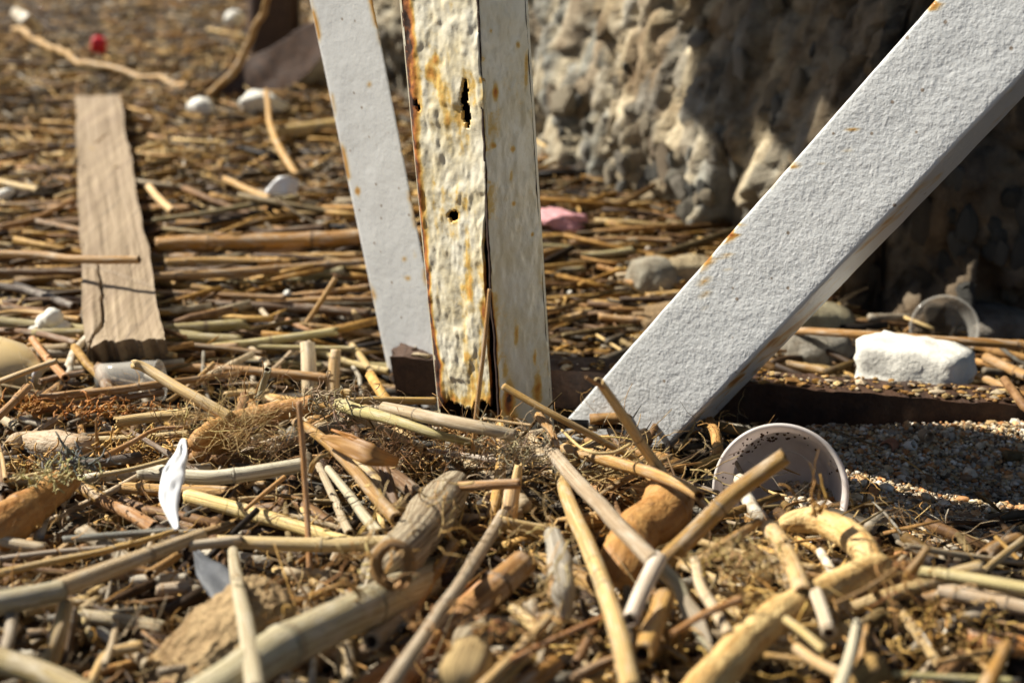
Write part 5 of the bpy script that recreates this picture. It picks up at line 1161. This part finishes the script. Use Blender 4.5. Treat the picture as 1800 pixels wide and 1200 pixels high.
def thing_reeds(n, region, Lr, dr, lift, seed, yaw, pal, label, group, tilt=.10, power=1.0, skip=None):
    r_ = np.random.default_rng(seed); x, y, px, py = sample_px(n * 2, *region, r_, power); k = 0
    for i in range(len(x)):
        if k >= n: break
        if x[i] > .165 and .735 < y[i] < 1.0: continue
        if skip and skip(px[i], py[i]): continue
        k += 1; ya = r_.uniform(0, math.pi) if yaw is None else r_.normal(*yaw); L = math.exp(r_.uniform(math.log(Lr[0]), math.log(Lr[1])))
        P = place_sticks(x[i:i + 1], y[i:i + 1], np.array([ya]), np.array([L]), None, r_.uniform(*lift), r_, tilt, 5, .03)[0]
        ra = math.exp(r_.uniform(math.log(dr[0]), math.log(dr[1]))); P = resample(P, max(.004, ra)); m = len(P)
        c = pal[r_.integers(len(pal))]; tint = np.array(COL[c]) * r_.uniform(.50, 1.12); ns = []; s = r_.uniform(.01, .05)
        while s < L: ns.append(s); s += r_.uniform(.04, .09)
        link('reed', stalk_mesh('reed', P, np.full(m, ra) * (1 + r_.normal(0, .02, m)), 10, tint, (True, True), (.3, .5) if r_.random() < .6 else (.1, 1.2), [M['reed' if r_.random() < .7 else 'bark'], M['pith']], ns, seed * 7 + i), label=auto_label(px[i], py[i], c, L, ra, ya, seed >= 305), cat='reed', group=group)
nl = ('straw', 'tan', 'pale', 'grey', 'lilac', 'brown', 'pale')
thing_reeds(38, (-60, 560, 700, 1230), (.03, .10), (.0014, .0048), (.002, .020), 301, None, nl, 'small dry reed piece among many in the pile around the white strip', 'small reed pieces around the white strip', .18)
thing_reeds(52, (540, 1180, 800, 1230), (.03, .10), (.0015, .0054), (.002, .024), 302, (1.0, .7), nl, 'small dry reed piece among many in the heap below the rusty post', 'small reed pieces below the rusty post', .2)
thing_reeds(34, (1180, 1860, 985, 1230), (.03, .10), (.0014, .0050), (.002, .022), 303, None, nl, 'small dry reed piece among many in the pile below the white tub', 'small reed pieces below the white tub', .2)
thing_reeds(16, (420, 1180, 690, 800), (.02, .07), (.0014, .0036), (.004, .020), 304, (-.2, .5), nl, 'slim dry reed piece among many around the feet of the posts', 'slim reed pieces around the post feet', .15)
thing_reeds(34, (150, 720, 370, 660), (.10, .30), (.0022, .0052), (.000, .012), 305, (.02, .12), ('gold', 'tan', 'brown', 'straw', 'olive'), 'long flattened reed among many lying right of the plank', 'long reeds right of the plank', .03)
thing_reeds(16, (950, 1290, 400, 600), (.06, .16), (.0020, .0042), (.000, .012), 306, (.22, .2), ('gold', 'tan', 'brown', 'straw', 'olive'), 'golden reed among many bundled between the rusty post and the brace', 'golden reeds between post and brace', .05)
thing_reeds(13, (-60, 135, 330, 660), (.06, .2), (.0020, .0046), (.000, .012), 307, (-.1, .25), ('gold', 'tan', 'brown', 'straw', 'pale'), 'flattened reed among many lying left of the plank', 'reeds left of the plank', .04)

# debris lying on the beam
def on_beam():
    r_ = np.random.default_rng(91); a, b = at(690, 627, 1.085), at(1990, 727, .985); n = 420; v = r_.uniform(.02, .98, n); v = np.where(r_.random(n) < .5, .45 + .55 * v, v)
    C = a + (b - a) * v[:, None] + np.array([.1, .99, 0]) * r_.uniform(.001, .028, (n, 1)) + np.array([0, 0, .0012]); W, Fc = ICO1
    Q = W[None] * (1 + r_.normal(0, .2, (n, len(W), 1))) * (np.exp(r_.normal(math.log(.0013), .5, (n, 1, 1))) * r_.uniform([[.8, .8, .4]], [[2.2, 1.4, .9]], (n, 1, 3))) + C[:, None]
    f = (Fc[None] + (np.arange(n) * len(W))[:, None, None]).reshape(-1, 3); tint = np.ones((n * len(W), 4)); tint[:, :3] = np.repeat(PAL[r_.integers(8, size=n)] * r_.uniform(.6, 1.1, (n, 1)), len(W), 0)
    link('beam_crumbs', new_mesh('beam_crumbs', Q.reshape(-1, 3), [f], [M['litter']], {'tint': tint}, smooth=False), label='sandy crumbs and husk bits strewn along the top of the dark beam', cat='crumbs', kind='stuff')
on_beam()
# shell grit and pebbles
def grit(name, n, region, rr, seed, label, lift=(-.002, .002), pal=None, barea=False):
    r_ = np.random.default_rng(seed); x, y, px, py = sample_px(n, *region, r_)
    if barea:
        k = (x > .14) & (y > .70) & (y < 1.06); x, y = x[k], y[k]; n = len(x)
    W, Fc = ICO1; k = len(W); r = np.exp(r_.normal(math.log(rr[0]), rr[1], n))
    sc_ = r[:, None] * r_.uniform([.7, .7, .35], [1.4, 1.2, .8], (n, 3)); a = r_.uniform(0, 6.28, n); ca, sa = np.cos(a), np.sin(a)
    Q = W[None] * (1 + r_.normal(0, .14, (n, k, 1))) * sc_[:, None]; tl = r_.normal(0, .5, n)
    Q = np.stack([Q[..., 0], Q[..., 1] * np.cos(tl)[:, None] - Q[..., 2] * np.sin(tl)[:, None], Q[..., 1] * np.sin(tl)[:, None] + Q[..., 2] * np.cos(tl)[:, None]], -1)
    V = np.stack([Q[..., 0] * ca[:, None] - Q[..., 1] * sa[:, None] + x[:, None], Q[..., 0] * sa[:, None] + Q[..., 1] * ca[:, None] + y[:, None], Q[..., 2] + (G(x, y) + r_.uniform(*lift, n))[:, None]], -1).reshape(-1, 3)
    f = (Fc[None] + (np.arange(n) * k)[:, None, None]).reshape(-1, 3)
    pal = np.array(pal if pal is not None else [(.70, .62, .48), (.60, .50, .33), (.52, .38, .20), (.50, .24, .09), (.78, .74, .66), (.38, .34, .28), (.22, .17, .12), (.62, .55, .42), (.66, .40, .20)]) * 1.12
    tint = np.ones((len(V), 4)); tint[:, :3] = np.repeat(pal[r_.integers(len(pal), size=n)] * r_.uniform(.7, 1.15, (n, 1)), k, 0)
    link(name, new_mesh(name, V, [f], [M['litter']], {'tint': tint}, smooth=False), label=label, cat='grit', kind='stuff')
grit('shell_grit', 26000, (1380, 2000, 720, 1030), (.00125, .35), 401, 'coarse shell grit sloping down beside the white tub', barea=True)
grit('pebbles', 1500, (1380, 2000, 720, 1030), (.0026, .3), 402, 'small pebbles and shell bits in the grit', barea=True)
grit('crumbs', 3500, (-250, 2050, 560, 1300), (.0010, .4), 403, 'light crumbs and grit among the near reeds', (-.028, .000), pal=[(.66, .58, .44), (.5, .36, .2), (.7, .66, .58), (.3, .2, .12), (.2, .14, .09)])
grit('far_crumbs', 5000, (-300, 1500, -60, 600), (.0024, .4), 404, 'light crumbs on the distant litter', (-.008, .006), pal=[(.60, .50, .34), (.5, .36, .2), (.7, .66, .58), (.3, .2, .12), (.2, .14, .09)])
for k in range(16):
    r_ = rng; px_, py_ = [(1510, 1560), (1590, 1700), (1640, 1790), (1560, 1790)][k // 4], [(850, 900), (870, 920), (805, 850), (940, 985)][k // 4]; px_, py_ = r_.uniform(*px_), r_.uniform(*py_); s = r_.uniform(.0030, .0060)
    chunk(['whitish shell fragment', 'orange shell fragment', 'cream pebble', 'brown pebble'][k % 4] + ', ' + ['nearest the tub', 'in the middle of the grit', 'towards the dark beam', 'at the lower end of the grit'][k // 4] + ', larger than the grit', 'shell_fragment' if k % 4 < 2 else 'pebble', 'shell' if k % 4 < 2 else 'pebble', px_, py_, .0025, (s, s * .7, s * .45), (r_.uniform(-.5, .5), .2, r_.uniform(0, 3)), 'litter', 500 + k, [(.78, .74, .64), (.60, .32, .14), (.66, .56, .40), (.30, .2, .12)][k % 4], ICO2, .35, 1.3, .1, .02)['group'] = 'larger shell bits and pebbles in the grit'

# ---------------------------------------------------------------- unseen deck added above the picture, boards set to shade the rock
deck = link('shade_deck', None, label='unseen grey timber deck added overhead to shade the rock face', cat='deck')
def board(x0, x1, y0, y1, z, th):
    V = np.array([[a, b, c] for c in (z, z + th) for a, b in ((x0, y0), (x1, y0), (x1, y1), (x0, y1))])
    f = np.array([[0, 3, 2, 1], [4, 5, 6, 7], [0, 1, 5, 4], [1, 2, 6, 5], [2, 3, 7, 6], [3, 0, 4, 7]])
    link('board', new_mesh('board', V, [f], [M['plank']], smooth=False), deck)
for k in range(3):
    board((-.78, -.86, -.93)[k], DK[1], 1.62 + k * .104, 1.72 + k * .104, DK[3], .03)
for k in range(5):
    board(-.60, DK[1], 1.936 + k * .104, 2.036 + k * .104, DK[3], .03)
for k in range(10):
    board((-.45 if k < 2 else -.12) + .02 * (k % 3), DK[1], 1.616 - (k + 1) * .104, 1.612 - k * .104, DK[3], .03)
